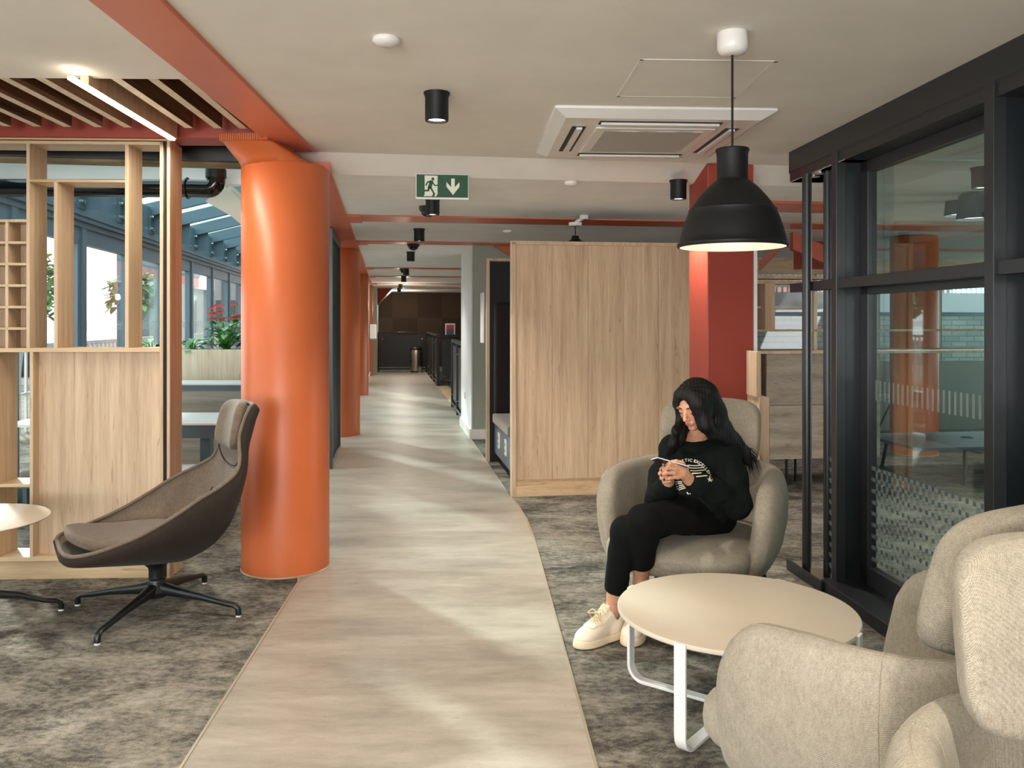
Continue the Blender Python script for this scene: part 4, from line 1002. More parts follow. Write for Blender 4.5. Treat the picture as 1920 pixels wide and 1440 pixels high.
# ================================================================== high-backed armchairs
def armchair(loc, ang, lab, detail=True):
    t = thing('high_back_armchair', lab, 'armchair', (loc[0], loc[1], 0), R_(ang), 'beige high-back armchairs')
    # seat pad
    def sf(p):
        q = p.copy(); q.x *= 1 + .06 * (p.y / .4); q.z += -.02 * max(0, p.y / .4) ** 2; return q
    mm = MB(); mm.rings(superell(0, .06, .355, .335, .385, .085, .55, .55, 44, 18, sf), False); mm.build('seat', 'beige_wool', t, 80)
    mm = MB(); mm.rings(superell(0, .04, .30, .30, .33, .05, .4, .5, 40, 10), False); mm.build('seat_base', 'beige_wool', t, 80)
    # wrap-around shell
    a, back, front = .332, -.35, .26
    pth = []
    N = 60; straight = .30; arc = 1.35 * a
    for i in range(N + 1):
        s = -1 + 2*i/N; q = abs(s); sg = 1 if s >= 0 else -1
        ph = min(q / .62, 1) * math.pi/2; x = a * math.sin(ph) ** .85; y = -.02 + (back + .02) * math.cos(ph) ** .8 if ph < math.pi/2 - 1e-6 else -.02
        if q > .62: u_ = (q - .62) / .38; y = -.02 + u_ * (front + .02); x = a + .012*math.sin(u_*3.14)
        pth.append((Vector((sg*x, y, 0)), q))
    rings = []; NC = 26
    for i, (p, q) in enumerate(pth):
        d = (pth[min(i+1, N)][0] - pth[max(i-1, 0)][0]).normalized(); out = Vector((d.y, -d.x, 0))
        if out.dot(p) < 0: out = -out
        zt = .70 + .025 * (1 - q) ** 1.5 - .02*max(0, q-.6); zb = .24 + .02*q
        tip = max(0, (q - .72) / .28); e = math.sqrt(max(0, 1 - tip ** 3.4))
        th = (.046 + .012*min(1, q*1.6)) * (.30 + .70*e) if q < .999 else .004
        zt2 = zt - (1 - e) * .22; zb2 = zb + (1 - e) * .03
        if q > .999: th = .006
        ring = []
        for k in range(NC):
            b = 2*math.pi*k/NC; cx, cz = sgnpow(math.cos(b), .8), sgnpow(math.sin(b), .5)
            z = (zt2 + zb2)/2 + cz * (zt2 - zb2)/2; hrel = (z - .25) / .45
            lean = .055 * hrel + .05*math.sin(max(0, min(1, hrel))*math.pi)*.6 - .02
            shear = -.05 * max(0, hrel) * tip
            ring.append(p + out*(cx*th + lean) + Vector((0, 1, 0))*shear + Vector((0, 0, z)))
        rings.append(ring)
    mm = MB(); mm.rings(rings, True); sh = mm.build('arm_shell', 'beige_wool', t, 80)
    # seams
    mm = MB()
    for s_ in (1, -1):
        k = int(N*(.5 + s_*.22)); ring = rings[k]
        mm.tube([v + (v - sum(ring, Vector())/NC).normalized()*.0005 for v in ring], .0014, 5, cap=False, closed=True)
    mm.tube([r[6] for r in rings[4:-4]], .0014, 5)
    mm.build('seam', 'beige_wool', sh, 80)
    # back cushion
    def bf(p):
        q = p.copy(); z = p.z / .168
        q.x *= 1 - .05 * max(0, z) ** 3 ; q.y += .9 * p.x * p.x - .075 * (z + 1) * .5 - .05*max(0, z)**2*.4
        return q
    mm = MB(); mm.rings(superell(0, -.270, .852, .258, .056, .168, .42, .5, 48, 22, bf), False); cu = mm.build('back_cushion', 'beige_wool', t, 80)
    for x, y in ((-.27, -.26), (.27, -.26), (-.27, .27), (.27, .27)):
        mm = MB(); mm.cyl((x*.9, y*.9, .29), (x*1.12, y*1.12, 0), .020, .012, 16); mm.build('leg', 'black_metal', t)
    return t
def facing(fx, fy): return math.degrees(math.atan2(fy, fx)) - 90
armchair((.885, 4.08), facing(-.50, -.866), 'beige high-back armchair with the woman seated in it')
armchair((.975, 2.14), facing(-.57, .82), 'beige high-back armchair in the right foreground, turned to the round table')
armchair((1.01, 1.21), facing(-.16, -.987), 'beige high-back armchair nearest the camera, cut off at the lower right corner')

# ================================================================== round white table
tc = Vector((.82, 3.07, 0))
t = thing('round_coffee_table', 'round cream coffee table with white flat-bar loop legs', 'table', tc)
mm = MB(); mm.lathe([(.001, .352), (.425, .352), (.430, .356), (.430, .366), (.427, .370), (.001, .370)], seg=96); mm.build('tabletop', 'table_white', t, 40)
for i, (px, py) in enumerate(((.48, 3.32), (.571, 2.76))):
    d = Vector((px, py, 0)) - tc; d = d.normalized() * .432; w_ = Vector((-d.y, d.x, 0)).normalized(); r = .06; zb = .007 + i * .0
    pts = [d + Vector((0, 0, .369)), d + Vector((0, 0, .2)), d + Vector((0, 0, zb + r))]
    dn = d.normalized()
    for k in range(1, 7): a = k/6*math.pi/2; pts.append(d - dn*(r - r*math.cos(a)) + Vector((0, 0, zb + r - r*math.sin(a))))
    pts += [Vector((0, 0, zb)) + d*.3]
    full = pts + [Vector((-p.x, -p.y, p.z)) for p in pts[::-1]]
    mm = MB(); mm.bar(full, .042, .012, w_); mm.build('leg_loop', 'frame_white', t, 30, .002)

# ================================================================== small table at the left edge
t = thing('side_table', 'round cream side table with black legs at the left edge of the picture', 'table', (-2.57, 3.93, 0), R_(0))
mm = MB(); mm.lathe([(.001, .470), (.30, .470), (.352, .482), (.356, .487), (.352, .490), (.001, .490)], seg=80); mm.build('tabletop', 'table_white', t, 40)
mm = MB(); mm.lathe([(.05, .47), (.03, .45), (.025, .2), (.05, .14), (.001, .12)], seg=28); mm.build('column', 'black_metal', t)
def starleg(t, ang, L_, z0, name='leg', foot='rubber_white'):
    d = Vector((math.cos(ang), math.sin(ang), 0)); w_ = Vector((-d.y, d.x, 0)); rings = []
    for q, z, hh, ww in ((.02, z0, .034, .030), (.25, z0*.86, .024, .023), (.55, z0*.66+.006, .017, .018), (.84, .060, .013, .015), (.94, .054, .012, .015), (.985, .044, .012, .015), (1.0, .035, .013, .014), (1.0, .008, .013, .013)):
        c_ = d*L_*q; n = Vector((0, 0, 1)) if q < .93 else (Vector((0, 0, 1))*(1-(q-.93)/.07) + d*((q-.93)/.07 + .001)).normalized()
        rings.append([c_ + Vector((0, 0, z)) + n*hh*sgnpow(math.cos(b), .7) + w_*ww*sgnpow(math.sin(b), .7) for b in np.linspace(0, 2*math.pi, 13)[:-1]])
    mm = MB(); mm.rings(rings); lg = mm.build(name, 'black_metal', t, 60)
    mm = MB(); mm.cyl(d*L_ + Vector((0, 0, 0)), d*L_ + Vector((0, 0, .010)), .013, seg=12); mm.build('foot_pad', foot, lg)
for k in range(4): starleg(t, R_(28 + 90*k), .40, .15)

# ================================================================== swivel lounge chair
hub = Vector((-1.745, 4.11, 0)); fdir = Vector((-.85, -.53, 0)).normalized()
ang = math.atan2(fdir.y, fdir.x) - math.pi/2
t = thing('swivel_lounge_chair', 'brown-grey fabric swivel lounge chair with headrest on a black four-star base', 'lounge chair', hub, ang)
prof = [  # y forward, z centre, half width, rim height above centre, rim forward shift
 (.425, .385, .12, .000, .0), (.405, .368, .22, .012, .0), (.345, .352, .275, .035, .0), (.24, .340, .305, .075, -.005), (.12, .332, .325, .130, -.01), (.0, .328, .335, .200, -.015), (-.11, .335, .328, .262, -.02),
 (-.20, .365, .312, .275, -.02), (-.262, .42, .290, .25, -.015), (-.300, .49, .268, .205, -.015), (-.325, .57, .248, .155, -.01), (-.345, .65, .228, .11, .0), (-.362, .73, .205, .08, .015), (-.380, .80, .190, .05, .03),
 (-.398, .86, .182, .035, .035), (-.415, .92, .176, .02, .035), (-.43, .965, .168, .01, .03), (-.438, .99, .15, .003, .02), (-.442, 1.0, .11, .0, .0)]
import itertools
def interp(pr, n):
    out = []
    for i in range(n):
        x = i/(n-1)*(len(pr)-1); k = min(int(x), len(pr)-2); f = x-k
        p0, p1, p2, p3 = pr[max(k-1, 0)], pr[k], pr[k+1], pr[min(k+2, len(pr)-1)]
        out.append(tuple(.5*(2*b + (c_-a)*f + (2*a-5*b+4*c_-d)*f*f + (3*b-a-3*c_+d)*f**3) for a, b, c_, d in zip(p0, p1, p2, p3)))
    return out
PR = interp(prof, 70)
def shell_rows(off):
    rows = []
    for (y, z, hw, rim, sh) in PR:
        r = []
        for j in range(37):
            s = -1 + 2*j/36; bb = abs(s)
            xx = hw * math.sin(s*math.pi/2*.98) ; lift = 1 - math.sqrt(max(0, 1 - (abs(math.sin(s*math.pi/2*.98))) ** 2.6)) if rim > .02 else bb*bb
            lift = min(lift, 1)
            r.append(Vector((xx, y + sh*lift, z + rim*lift)))
        rows.append(r)
    if off:
        new = []
        for i, r in enumerate(rows):
            q = []
            for j, p in enumerate(r):
                du = rows[min(i+1, len(rows)-1)][j] - rows[max(i-1, 0)][j]; dv = r[min(j+1, 36)] - r[max(j-1, 0)]
                n = du.cross(dv); n = n.normalized() if n.length > 1e-9 else Vector((0, 0, 1))
                q.append(p + n*off*(.5 + .5*min(1, (1-abs(-1+2*j/36))*4)))
            new.append(q)
        rows = new
    return rows
inner, outer = shell_rows(.0), shell_rows(.0)
# outward offset below / behind the seat
def thick(rows, d0):
    new = []
    for i, r in enumerate(rows):
        q = []
        for j, p in enumerate(r):
            du = rows[min(i+1, len(rows)-1)][j] - rows[max(i-1, 0)][j]; dv = r[min(j+1, 36)] - r[max(j-1, 0)]
            n = du.cross(dv).normalized(); s = abs(-1+2*j/36); e = min(1, (1-s)*5)**.5; ei = min(1, i/5, (len(rows)-1-i)/5)**.5
            fill = .055*max(0, 1-abs(i-22)/16)*max(0, 1-s*1.3)   # deeper belly under the seat
            q.append((p, n, (d0*e*ei + fill)))
        new.append(q)
    c_ = Vector((0, -.05, .75)); sgn = 0
    for r in new: sgn += sum((p - c_).dot(n) for p, n, _ in r)
    sgn = 1 if sgn > 0 else -1
    return [[p + n*sgn*d for p, n, d in r] for r in new]
def clampz(rows): 
    return rows
OUT = thick(inner, .042)
mm = MB(); grid = MB()
o = grid_mesh('inner_shell', inner, 'brown_wool', t, solid=0)
o2 = grid_mesh('outer_shell', OUT, 'brown_wool_shaded', t, solid=0)
for q in (o,):
    pass
mm = MB(); edge = [r[0] for r in inner] + [r[-1] for r in inner[::-1]]
mm.tube(edge, .009, 8, cap=False, closed=True); mm.build('rim_piping', 'brown_wool', t, 80)
# rounded lip and headrest padding
mm = MB(); 
def hf(p): q = p.copy(); q.y += 1.3*p.x*p.x - .20*p.z; q.x *= 1 + .12*(-p.z/.12); return q
mm.rings(superell(0, -.380, .895, .172, .034, .122, .5, .5, 40, 20, hf), False); mm.build('headrest', 'brown_wool', t, 80)
def cf(p):
    q = p.copy(); q.x *= 1 - .0*(p.y); q.z += .12*p.x*p.x*4*.4 + .055*(p.y/.25)**2*(1 if p.y > 0 else .2) - .0; return q
mm = MB(); mm.rings(superell(0, .130, .374, .242, .272, .038, .55, .8, 48, 14, cf), False); mm.build('seat_cushion', 'brown_wool', t, 80)
mm = MB()
for s_ in (-1, 1):
    j = 18 + s_*9; mm.tube([inner[i][j] + Vector((0, .003, .003)) for i in range(20, 36)], .0025, 5)
mm.tube([inner[44][j] + Vector((0, .004, 0)) for j in range(1, 36)], .003, 5)
mm.build('seam', 'brown_wool_shaded', t, 80)
mm = MB(); mm.lathe([(.001, .27), (.075, .272), (.080, .258), (.058, .235), (.040, .218), (.036, .205), (.036, .165), (.042, .16), (.044, .15), (.044, .125), (.060, .10), (.052, .075), (.02, .07), (.001, .07)], seg=36)
mm.build('swivel_post', 'black_metal', t, 50)
for k in range(4):
    a = math.atan2(-.43, -.079) - ang + k*math.pi/2; starleg(t, a, .435, .118)
# ================================================================== the seated woman
base = Vector((.86, 3.95, 0))
pw = thing('person', 'person with long black hair in dark sweatshirt and black trousers, seated looking at a phone', 'person', base, 0, world=True)
tf = Vector((-.42, -.907, 0)).normalized(); tr = Vector((.907, -.42, 0)); up = Vector((0, 0, 1))       # torso axes (tr = viewer's right)
hc = Vector((.846, 3.865, 1.040))
hf_ = Vector((-.66, -.64, -.40)).normalized(); hu = (up - hf_*up.dot(hf_)); 
hu = (hu.normalized() + tr*-.06).normalized(); hf_ = (hf_ - hu*hf_.dot(hu)).normalized(); hr = hf_.cross(hu)
HS = .93
def H(x, y, z): return hc + (hr*x + hf_*y + hu*z)*HS
HA = (hr, hf_, hu)
Sc = Vector((.882, 3.985, .815)); SL = Sc + tr*.150; SR = Sc - tr*.135
Pv = Vector((.885, 3.98, .505)); HL = Pv + tr*.09; HR = Pv - tr*.085
KL = Vector((.572, 3.625, .560)); AL = Vector((.582, 3.826, .13)); KR = Vector((.505, 3.70, .490)); AR = Vector((.449, 3.758, .13))
EL = Vector((1.005, 3.80, .595)); WL = P(1292, 899, 3.655)
ER = Vector((.685, 3.90, .580)); WR = P(1253, 902, 3.70)
neck0 = Sc + Vector((-.01, -.0, .02)); 
body = SDF((.18, 3.48, .0), (1.16, 4.24, 1.20), .0036)
# torso, arms and legs under the clothes
body.ell(Sc - up*.13 + tf*.01, (.135, .085, .17), (tr, tf, up), .04); body.ell(Pv + up*.03, (.14, .10, .11), (tr, tf, up), .04)
body.cone(SL - tr*.02 - up*.01, SR + tr*.02 - up*.01, .036, .036, .03)
body.chain([SL - tr*.02 - up*.012, EL, WL], [.034, .030, .0235], .02); body.chain([SR + tr*.02 - up*.012, ER, WR], [.034, .030, .0235], .02)
body.chain([HL, KL, KL.lerp(AL, .3), KL.lerp(AL, .8), AL], [.07, .047, .046, .033, .030], .02); body.chain([HR, KR, KR.lerp(AR, .3), KR.lerp(AR, .8), AR], [.07, .047, .046, .033, .030], .02)
body.cone(AL, AL - up*.07, .030, .026, .02); body.cone(AR, AR - up*.07, .030, .026, .02)
# neck and head
body.chain([neck0 - up*.02, H(0, -.035, -.055)], [.056, .050], .03)
body.ell(H(0, -.012, .022), (.074*HS, .094*HS, .088*HS), HA, .02)
body.ell(H(0, .030, -.01), (.062*HS, .066*HS, .075*HS), HA, .02)
body.cone(H(0, .022, -.045), H(0, .062, -.088), .050*HS, .024*HS, .03)
body.ell(H(.033, .052, -.030), (.026*HS, .024*HS, .026*HS), HA, .015); body.ell(H(-.033, .052, -.030), (.026*HS, .024*HS, .026*HS), HA, .015)
for s_ in (1, -1):
    body.ell(H(s_*.031, .098, .004), (.016, .014, .010), HA, .010, 'sub')
    body.ell(H(s_*.030, .077, .003), (.0155, .0125, .0115), HA, .003)
    body.ell(H(s_*.028, .086, .024), (.022, .007, .006), HA, .008)
    body.ell(H(s_*.072, -.010, -.010), (.008, .018, .028), HA, .006)
body.cone(H(0, .086, .016), H(0, .112, -.026), .0072, .0088, .010); body.ell(H(0, .112, -.029), (.0095, .0095, .0080), HA, .005)
for s_ in (1, -1): body.ell(H(s_*.0105, .101, -.034), (.0068, .009, .0062), HA, .004)
body.ell(H(0, .088, -.060), (.022, .013, .012), HA, .010); body.ell(H(0, .082, -.090), (.016, .012, .012), HA, .012)
body.ell(H(0, .0985, -.0575), (.018, .006, .0042), HA, .003); body.ell(H(0, .0965, -.0655), (.015, .0065, .0048), HA, .003)
# hands
def finger(pts, r): body.chain(pts, r, .004)
knL = [P(1271, 872.5, 3.600), P(1266, 879, 3.592), P(1266, 887, 3.596), P(1271, 894.5, 3.604)]
palmL = P(1284, 886, 3.625)
for kq in knL: body.chain([WL, palmL.lerp(kq, .3), kq], [.021, .0155, .0108], .012)
mids = [P(1256, 869, 3.582), P(1250.5, 877, 3.580), P(1249.5, 886.5, 3.584), P(1256, 896, 3.592)]
tips = [P(1248, 873, 3.603), P(1241.5, 882, 3.600), P(1241, 891, 3.603), P(1246, 899.5, 3.606)]
rL = [.0086, .0088, .0084, .0076]
finger([palmL + tr*.005 + up*.010, P(1279, 868.5, 3.610), P(1268, 865.5, 3.604), P(1257.5, 866.0, 3.612)], [.014, .0112, .0095, .0082])
for a, b, c_, r in zip(knL, mids, tips, rL): finger([a, b, c_], [r*1.14, r, r*.86])
knR = [P(1250, 884, 3.648), P(1247, 890, 3.642), P(1247, 896, 3.642), P(1250, 901.5, 3.650)]
palmR = P(1256, 896, 3.675)
for kq in knR: body.chain([WR, palmR.lerp(kq, .3), kq], [.021, .0155, .0105], .012)
midR = [P(1240, 880, 3.630), P(1237.5, 888, 3.624), P(1240, 896.5, 3.620), P(1246, 903.5, 3.620)]
tipR = [P(1247, 873.5, 3.622), P(1244, 883.5, 3.612), P(1250, 893, 3.606), P(1256, 902.5, 3.604)]
for a, b, c_, r in zip(knR, midR, tipR, rL): finger([a, b, c_], [r*1.14, r, r*.86])
finger([palmR + up*.012, P(1251, 880, 3.665), P(1246, 871, 3.655), P(1250, 864.5, 3.645)], [.013, .011, .0095, .0082])
bd = body.build('body', 'skin', pw, 1)
# nails, rings, face details
def nail(c_, n, nm='fingernail', m_='nail_black', r=(.0048, .0016, .0060)):
    mm = MB(); mm.rings([[Vector(c_) + p for p in rr] for rr in superell(0, 0, 0, r[0], r[1], r[2], .9, .9, 12, 8)], False); return mm.build(nm, m_, pw, 80)
for c_ in [tips[0], tips[1], tips[2], tips[3], P(1257, 865.5, 3.604), tipR[0], tipR[1], P(1249, 864, 3.637)]: nail(c_ + Vector((-.003, -.0075, .002)), None)
def ring_(a, b, f, r):
    c_ = a.lerp(b, f); d = (b - a).normalized(); n = d.orthogonal().normalized(); q = d.cross(n); mm = MB()
    mm.tube([c_ + (n*math.cos(x) + q*math.sin(x))*r for x in np.linspace(0, 2*math.pi, 21)[:-1]], .0014, 6, closed=True, cap=False); mm.build('finger_ring', 'chrome', pw, 80)
ring_(knL[0], mids[0], .35, .0100); ring_(knL[1], mids[1], .35, .0102); ring_(knL[1], mids[1], .6, .0098)
for s_ in (1, -1):
    mm = MB(); mm.tube([H(s_*(.030 + x*.0155), .0893 - .0032*(x*x)*1.6, -.0030 - .0035*(1 - x*x)) for x in np.linspace(-1, 1, 9)], [.0006, .0011, .0014, .0015, .0016, .0015, .0014, .0011, .0006], 6); mm.build('eyelashes', 'brow', pw, 80)
    mm = MB(); mm.tube([H(s_*(.029 + x*.019), .0925 - .0035*(x+.4)**2*1.4 , .0235 + .0035*(1 - (x-.3)**2)) for x in np.linspace(-1, 1, 9)], [.0016, .0026, .0028, .0027, .0025, .0023, .002, .0015, .0008], 6); mm.build('eyebrow', 'brow', pw, 80)
lp = SDF(tuple(H(0, .09, -.06) - Vector((.04, .04, .04))), tuple(H(0, .09, -.06) + Vector((.04, .04, .04))), .0012)
lp.ell(H(0, .0990, -.0573), (.0175, .0062, .0040), HA, .002); lp.ell(H(0, .0972, -.0656), (.0148, .0066, .0046), HA, .002)
lp.build('lips', 'lip', pw, 1)
# trousers
tz = SDF((.30, 3.44, .18), (1.16, 4.26, .72), .0045)
tz.ell(Pv + up*.02 + tf*.02, (.165, .135, .115), (tr, tf, up), .03)
cL = KL.lerp(AL, .45); cR = KR.lerp(AR, .70)
tz.chain([HL, KL.lerp(HL, .5) + up*.012, KL, KL.lerp(AL, .2), cL], [.092, .084, .068, .067, .058], .02); tz.chain([HR, KR, KR.lerp(AR, .25), cR], [.088, .067, .062, .052], .02)
tz.wrinkle(.0035, 26, 1.)
def cutleg(s, k, a):    # clean hem: hollow the leg below the cuff line
    d = (a - k).normalized(); return d
for cc, kk, aa in ((cL, KL, AL), (cR, KR, AR)):
    d = (aa - kk).normalized(); s_ = cc + d*.068
    ax = (d.orthogonal().normalized(), d.cross(d.orthogonal().normalized()), d)
    tz.boxr(s_ + d*.02, (.075, .075, .055), ax, .002, .004, 'sub')
    tz.cone(cc - d*.01, cc + d*.06, .040, .044, .003, 'sub')
tz.build('trousers', 'trouser', pw, 2)
# sweatshirt
sw = SDF((.52, 3.56, .42), (1.20, 4.24, .95), .0042)
sw.ell(Sc - up*.10 + tf*.015, (.160, .108, .145), (tr, tf, up), .03)
sw.ell(Sc - up*.235 + tf*.045, (.168, .130, .135), (tr, tf, up), .05)
sw.cone(Sc - tr*.10 - up*.02, Sc + tr*.10 - up*.02, .072, .072, .04); sw.cone(SR + tr*.01 - up*.004, SL - tr*.01 - up*.004, .059, .059, .03)
sw.chain([SL - up*.012 - tr*.02, SL.lerp(EL, .5) + tr*.01, EL + tr*.012, EL.lerp(WL, .45), WL.lerp(EL, .20), WL.lerp(EL, .10)], [.062, .062, .062, .056, .044, .036], .03)
sw.chain([SR - up*.012 + tr*.02, SR.lerp(ER, .5) - tr*.006, ER, ER.lerp(WR, .45), WR.lerp(ER, .22), WR.lerp(ER, .12)], [.060, .059, .060, .054, .043, .036], .03)
sw.ell(Pv + up*.075 + tf*.05, (.175, .145, .075), (tr, tf, up), .04)
sw.chain([Pv + up*.035 + tf*.02 + (tr*math.cos(a)*.150 + tf*math.sin(a)*.125) for a in np.linspace(-.5, math.pi + .5, 12)], [.030]*12, .02)
sw.wrinkle(.0085, 30, 2., (1, 1, 1.5))
for wv_, ev_ in ((WL, EL), (WR, ER)):
    d = (wv_ - ev_).normalized(); sw.cone(wv_ - d*.02, wv_ + d*.06, .026, .030, .004, 'sub')
nb = neck0 + up*.048 + tf*.016
ringp = [nb - up*.018 + tf*.006 + (tr*math.cos(a)*.058 + tf*math.sin(a)*.055) - up*(.020*max(0, math.sin(a))) + up*.006*max(0, -math.sin(a)) for a in np.linspace(0, 2*math.pi, 25)]
sw.chain(ringp, [.0105]*25, .012)
sw.chain([p - up*.018 + (p - nb).normalized()*.012 for p in ringp], [.014]*25, .02)
sw.cone(nb - up*.050 + tf*.01, nb + up*.10 + tf*.026, .0475, .052, .006, 'sub')
so = sw.build('sweatshirt', 'jumper', pw, 2)
# chest print projected onto the cloth
bm_ = bmesh.new(); bm_.from_mesh(so.data); bm_.transform(Matrix.Translation(base)); bvh = BVHTree.FromBMesh(bm_); bm_.free()
pd = (-tf*.97 + up*.10).normalized(); 
view = Vector((Sc.x, Sc.y, Sc.z)) - Vector((0, 0, CAMH))
def onto(u, v):
    o = Vector((0, 0, CAMH)); q = P(u, v, 3.9); d = (q - o).normalized(); h_ = bvh.ray_cast(o, d, 8)
    return h_
def place2d(polys, name, mat='print_white', par=so):
    """polys: list of ([(u,v)..] outline) laid on the front of the jumper"""
    mm = MB()
    for tri in polys:
        vs = []
        for (u, v) in tri:
            h_ = onto(u, v)
            if h_[0] is None: vs = None; break
            n = h_[1]; 
            if n.y > 0: n = -n
            vs.append(h_[0] + n*.0022)
        if vs and max((a - b).length for a in vs for b in vs) < .03: mm.face(vs)
    return mm.build(name, mat, par, 80)
# lettering: generic block capitals along an arc
def glyph_polys(txt, size, place):
    cu = bpy.data.curves.new('lettering', 'FONT'); cu.body = txt; cu.size = size; cu.align_x = 'CENTER'; cu.offset = size*.035
    ob = bpy.data.objects.new('lettering', cu); COL.objects.link(ob); dg = bpy.context.evaluated_depsgraph_get(); me = bpy.data.meshes.new_from_object(ob.evaluated_get(dg))
    b2 = bmesh.new(); b2.from_mesh(me); bmesh.ops.triangulate(b2, faces=b2.faces); out = [[place(v.co.x, v.co.y) for v in f.verts] for f in b2.faces]; b2.free()
    bpy.data.objects.remove(ob); bpy.data.curves.remove(cu); bpy.data.meshes.remove(me); return out
polys = []
acx, acy, ar = 1291., 905., 39.5
letters = [('S', -14.5), ('T', -6.2), ('I', .2), ('C', 6.2), ('E', 16.5), ('X', 23.5), ('C', 30.8), ('E', 38.0), ('L', 45.0), ('L', 51.8), ('E', 59.0), ('N', 66.8), ('C', 75.0), ('E', 83.0)]
for ch, deg in letters:
    a = R_(deg)
    def pl(x, y, a=a): 
        rr = ar + y; return (acx + rr*math.sin(a) + x*math.cos(a), acy - rr*math.cos(a)*1.0 + x*math.sin(a))
    polys += glyph_polys(ch, 7.4, pl)
# waving stripes
for (u0, u1, v_) in ((1289, 1314, 871.5), (1291, 1318, 876), (1294, 1321, 881), (1298, 1323.5, 886.5), (1305, 1325.5, 892.5), (1266, 1279, 903), (1266, 1279.5, 907), (1267, 1282, 912), (1268, 1284, 916.5), (1273, 1288, 919)):
    n = 12
    for k in range(n):
        a, b = u0 + (u1-u0)*k/n, u0 + (u1-u0)*(k+1)/n; w1 = .8*math.sin((a - 1290)/30*4.); w2 = .8*math.sin((b - 1290)/30*4.); s1, s2 = (0, 0) if v_ < 900 else (((v_-903)/16*-.35)*(a-u0), ((v_-903)/16*-.35)*(b-u0))
        polys.append([(a, v_+w1+s1), (b, v_+w2+s2), (b, v_+w2+s2+1.8), (a, v_+w1+s1+1.8)])
st = [(1330.5 + (5.6 if k % 2 == 0 else 2.3)*math.sin(k*math.pi/5), 899.5 - (5.6 if k % 2 == 0 else 2.3)*math.cos(k*math.pi/5)) for k in range(10)]
for k in range(10): polys.append([(1330.5, 899.5), st[k], st[(k+1) % 10]])
for q in ([(1287, 924), (1289, 923), (1292, 927), (1290.5, 928)], [(1292, 922), (1293.5, 922), (1292.5, 927), (1291, 927)], [(1293, 925.5), (1295, 925.5), (1295, 927), (1293, 927)]): polys.append(q)
place2d(polys, 'chest_print')
# hair
hs = SDF((.58, 3.62, .62), (1.22, 4.20, 1.20), .0034)
hs.ell(H(0, -.016, .030), (.086*HS, .108*HS, .096*HS), HA, .02)
hs.ell(H(0, -.055, -.03), (.080*HS, .070*HS, .10*HS), HA, .03)
# viewer's right fall (over the shoulder and behind the arm)
hs.chain([H(-.040, .052, .072), H(-.060, .052, .03), H(-.066, .050, -.03), P(1322, 797, 3.79), P(1338, 815, 3.82), P(1362, 829, 3.87)], [.026, .028, .027, .026, .022, .016], .04)
hs.chain([H(-.055, -.03, .03), P(1338, 775, 3.89), P(1354, 806, 3.925), P(1374, 826, 3.955), P(1396, 848, 3.97), P(1411, 878, 3.955)], [.058, .052, .042, .032, .022, .006], .04)
hs.chain([P(1345, 800, 3.86), P(1362, 822, 3.90), P(1385, 842, 3.93), P(1400, 868, 3.94)], [.036, .026, .020, .008], .04)
# viewer's left fall
hs.chain([H(.040, .050, .072), H(.062, .045, .02), H(.070, .035, -.04), P(1268, 808, 3.83), P(1262, 832, 3.85), P(1252, 855, 3.88)], [.022, .019, .017, .015, .014, .005], .035)
hs.chain([H(.062, -.01, -.02), P(1280, 800, 3.91), P(1274, 824, 3.90), P(1262, 850, 3.89)], [.034, .028, .020, .006], .035)
# opening for the face and throat
hs.ell(H(.008, .122, -.016), (.042, .062, .078), HA, .006, 'sub')
hs.ell(H(.004, .105, .022), (.034, .040, .050), HA, .010, 'sub')
hs.cone(H(.006, .080, -.10), nb + tf*.08 + up*.01 + tr*.020, .026, .026, .010, 'sub')
hs.cone(H(0, .10, .098), H(0, -.02, .135), .0060, .0060, .005, 'sub')
X, Y, Z = np.meshgrid(*hs.ax, indexing='ij')
hs.D += (.0007*np.sin(X*420 + 3*np.sin(Z*9)) + .0007*np.sin(Y*370 + 3*np.sin(Z*8+1))).astype(np.float32); del X, Y, Z
hr_o = hs.build('hair', 'hair_black', pw, 1)
# loose strands at the ends
mm = MB(); rs = random.Random(4)
for k in range(60):
    a0 = P(rs.uniform(1384, 1410), rs.uniform(838, 856), 3.955); e_ = a0 + Vector((rs.uniform(.02, .05), -.02, rs.uniform(-.11, -.06)))
    mm.tube([a0, a0.lerp(e_, .5) + Vector((.006, 0, .006)), e_], [.0012, .001, .0003], 4)
for k in range(40):
    a0 = P(rs.uniform(1258, 1278), rs.uniform(815, 830), 3.85); e_ = P(rs.uniform(1242, 1262), rs.uniform(846, 864), 3.865)
    mm.tube([a0, a0.lerp(e_, .5) + Vector((-.004, -.006, 0)), e_], [.0012, .001, .0003], 4)
o = mm.build('loose_strands', 'hair_black', hr_o, 80); o['kind'] = 'stuff'
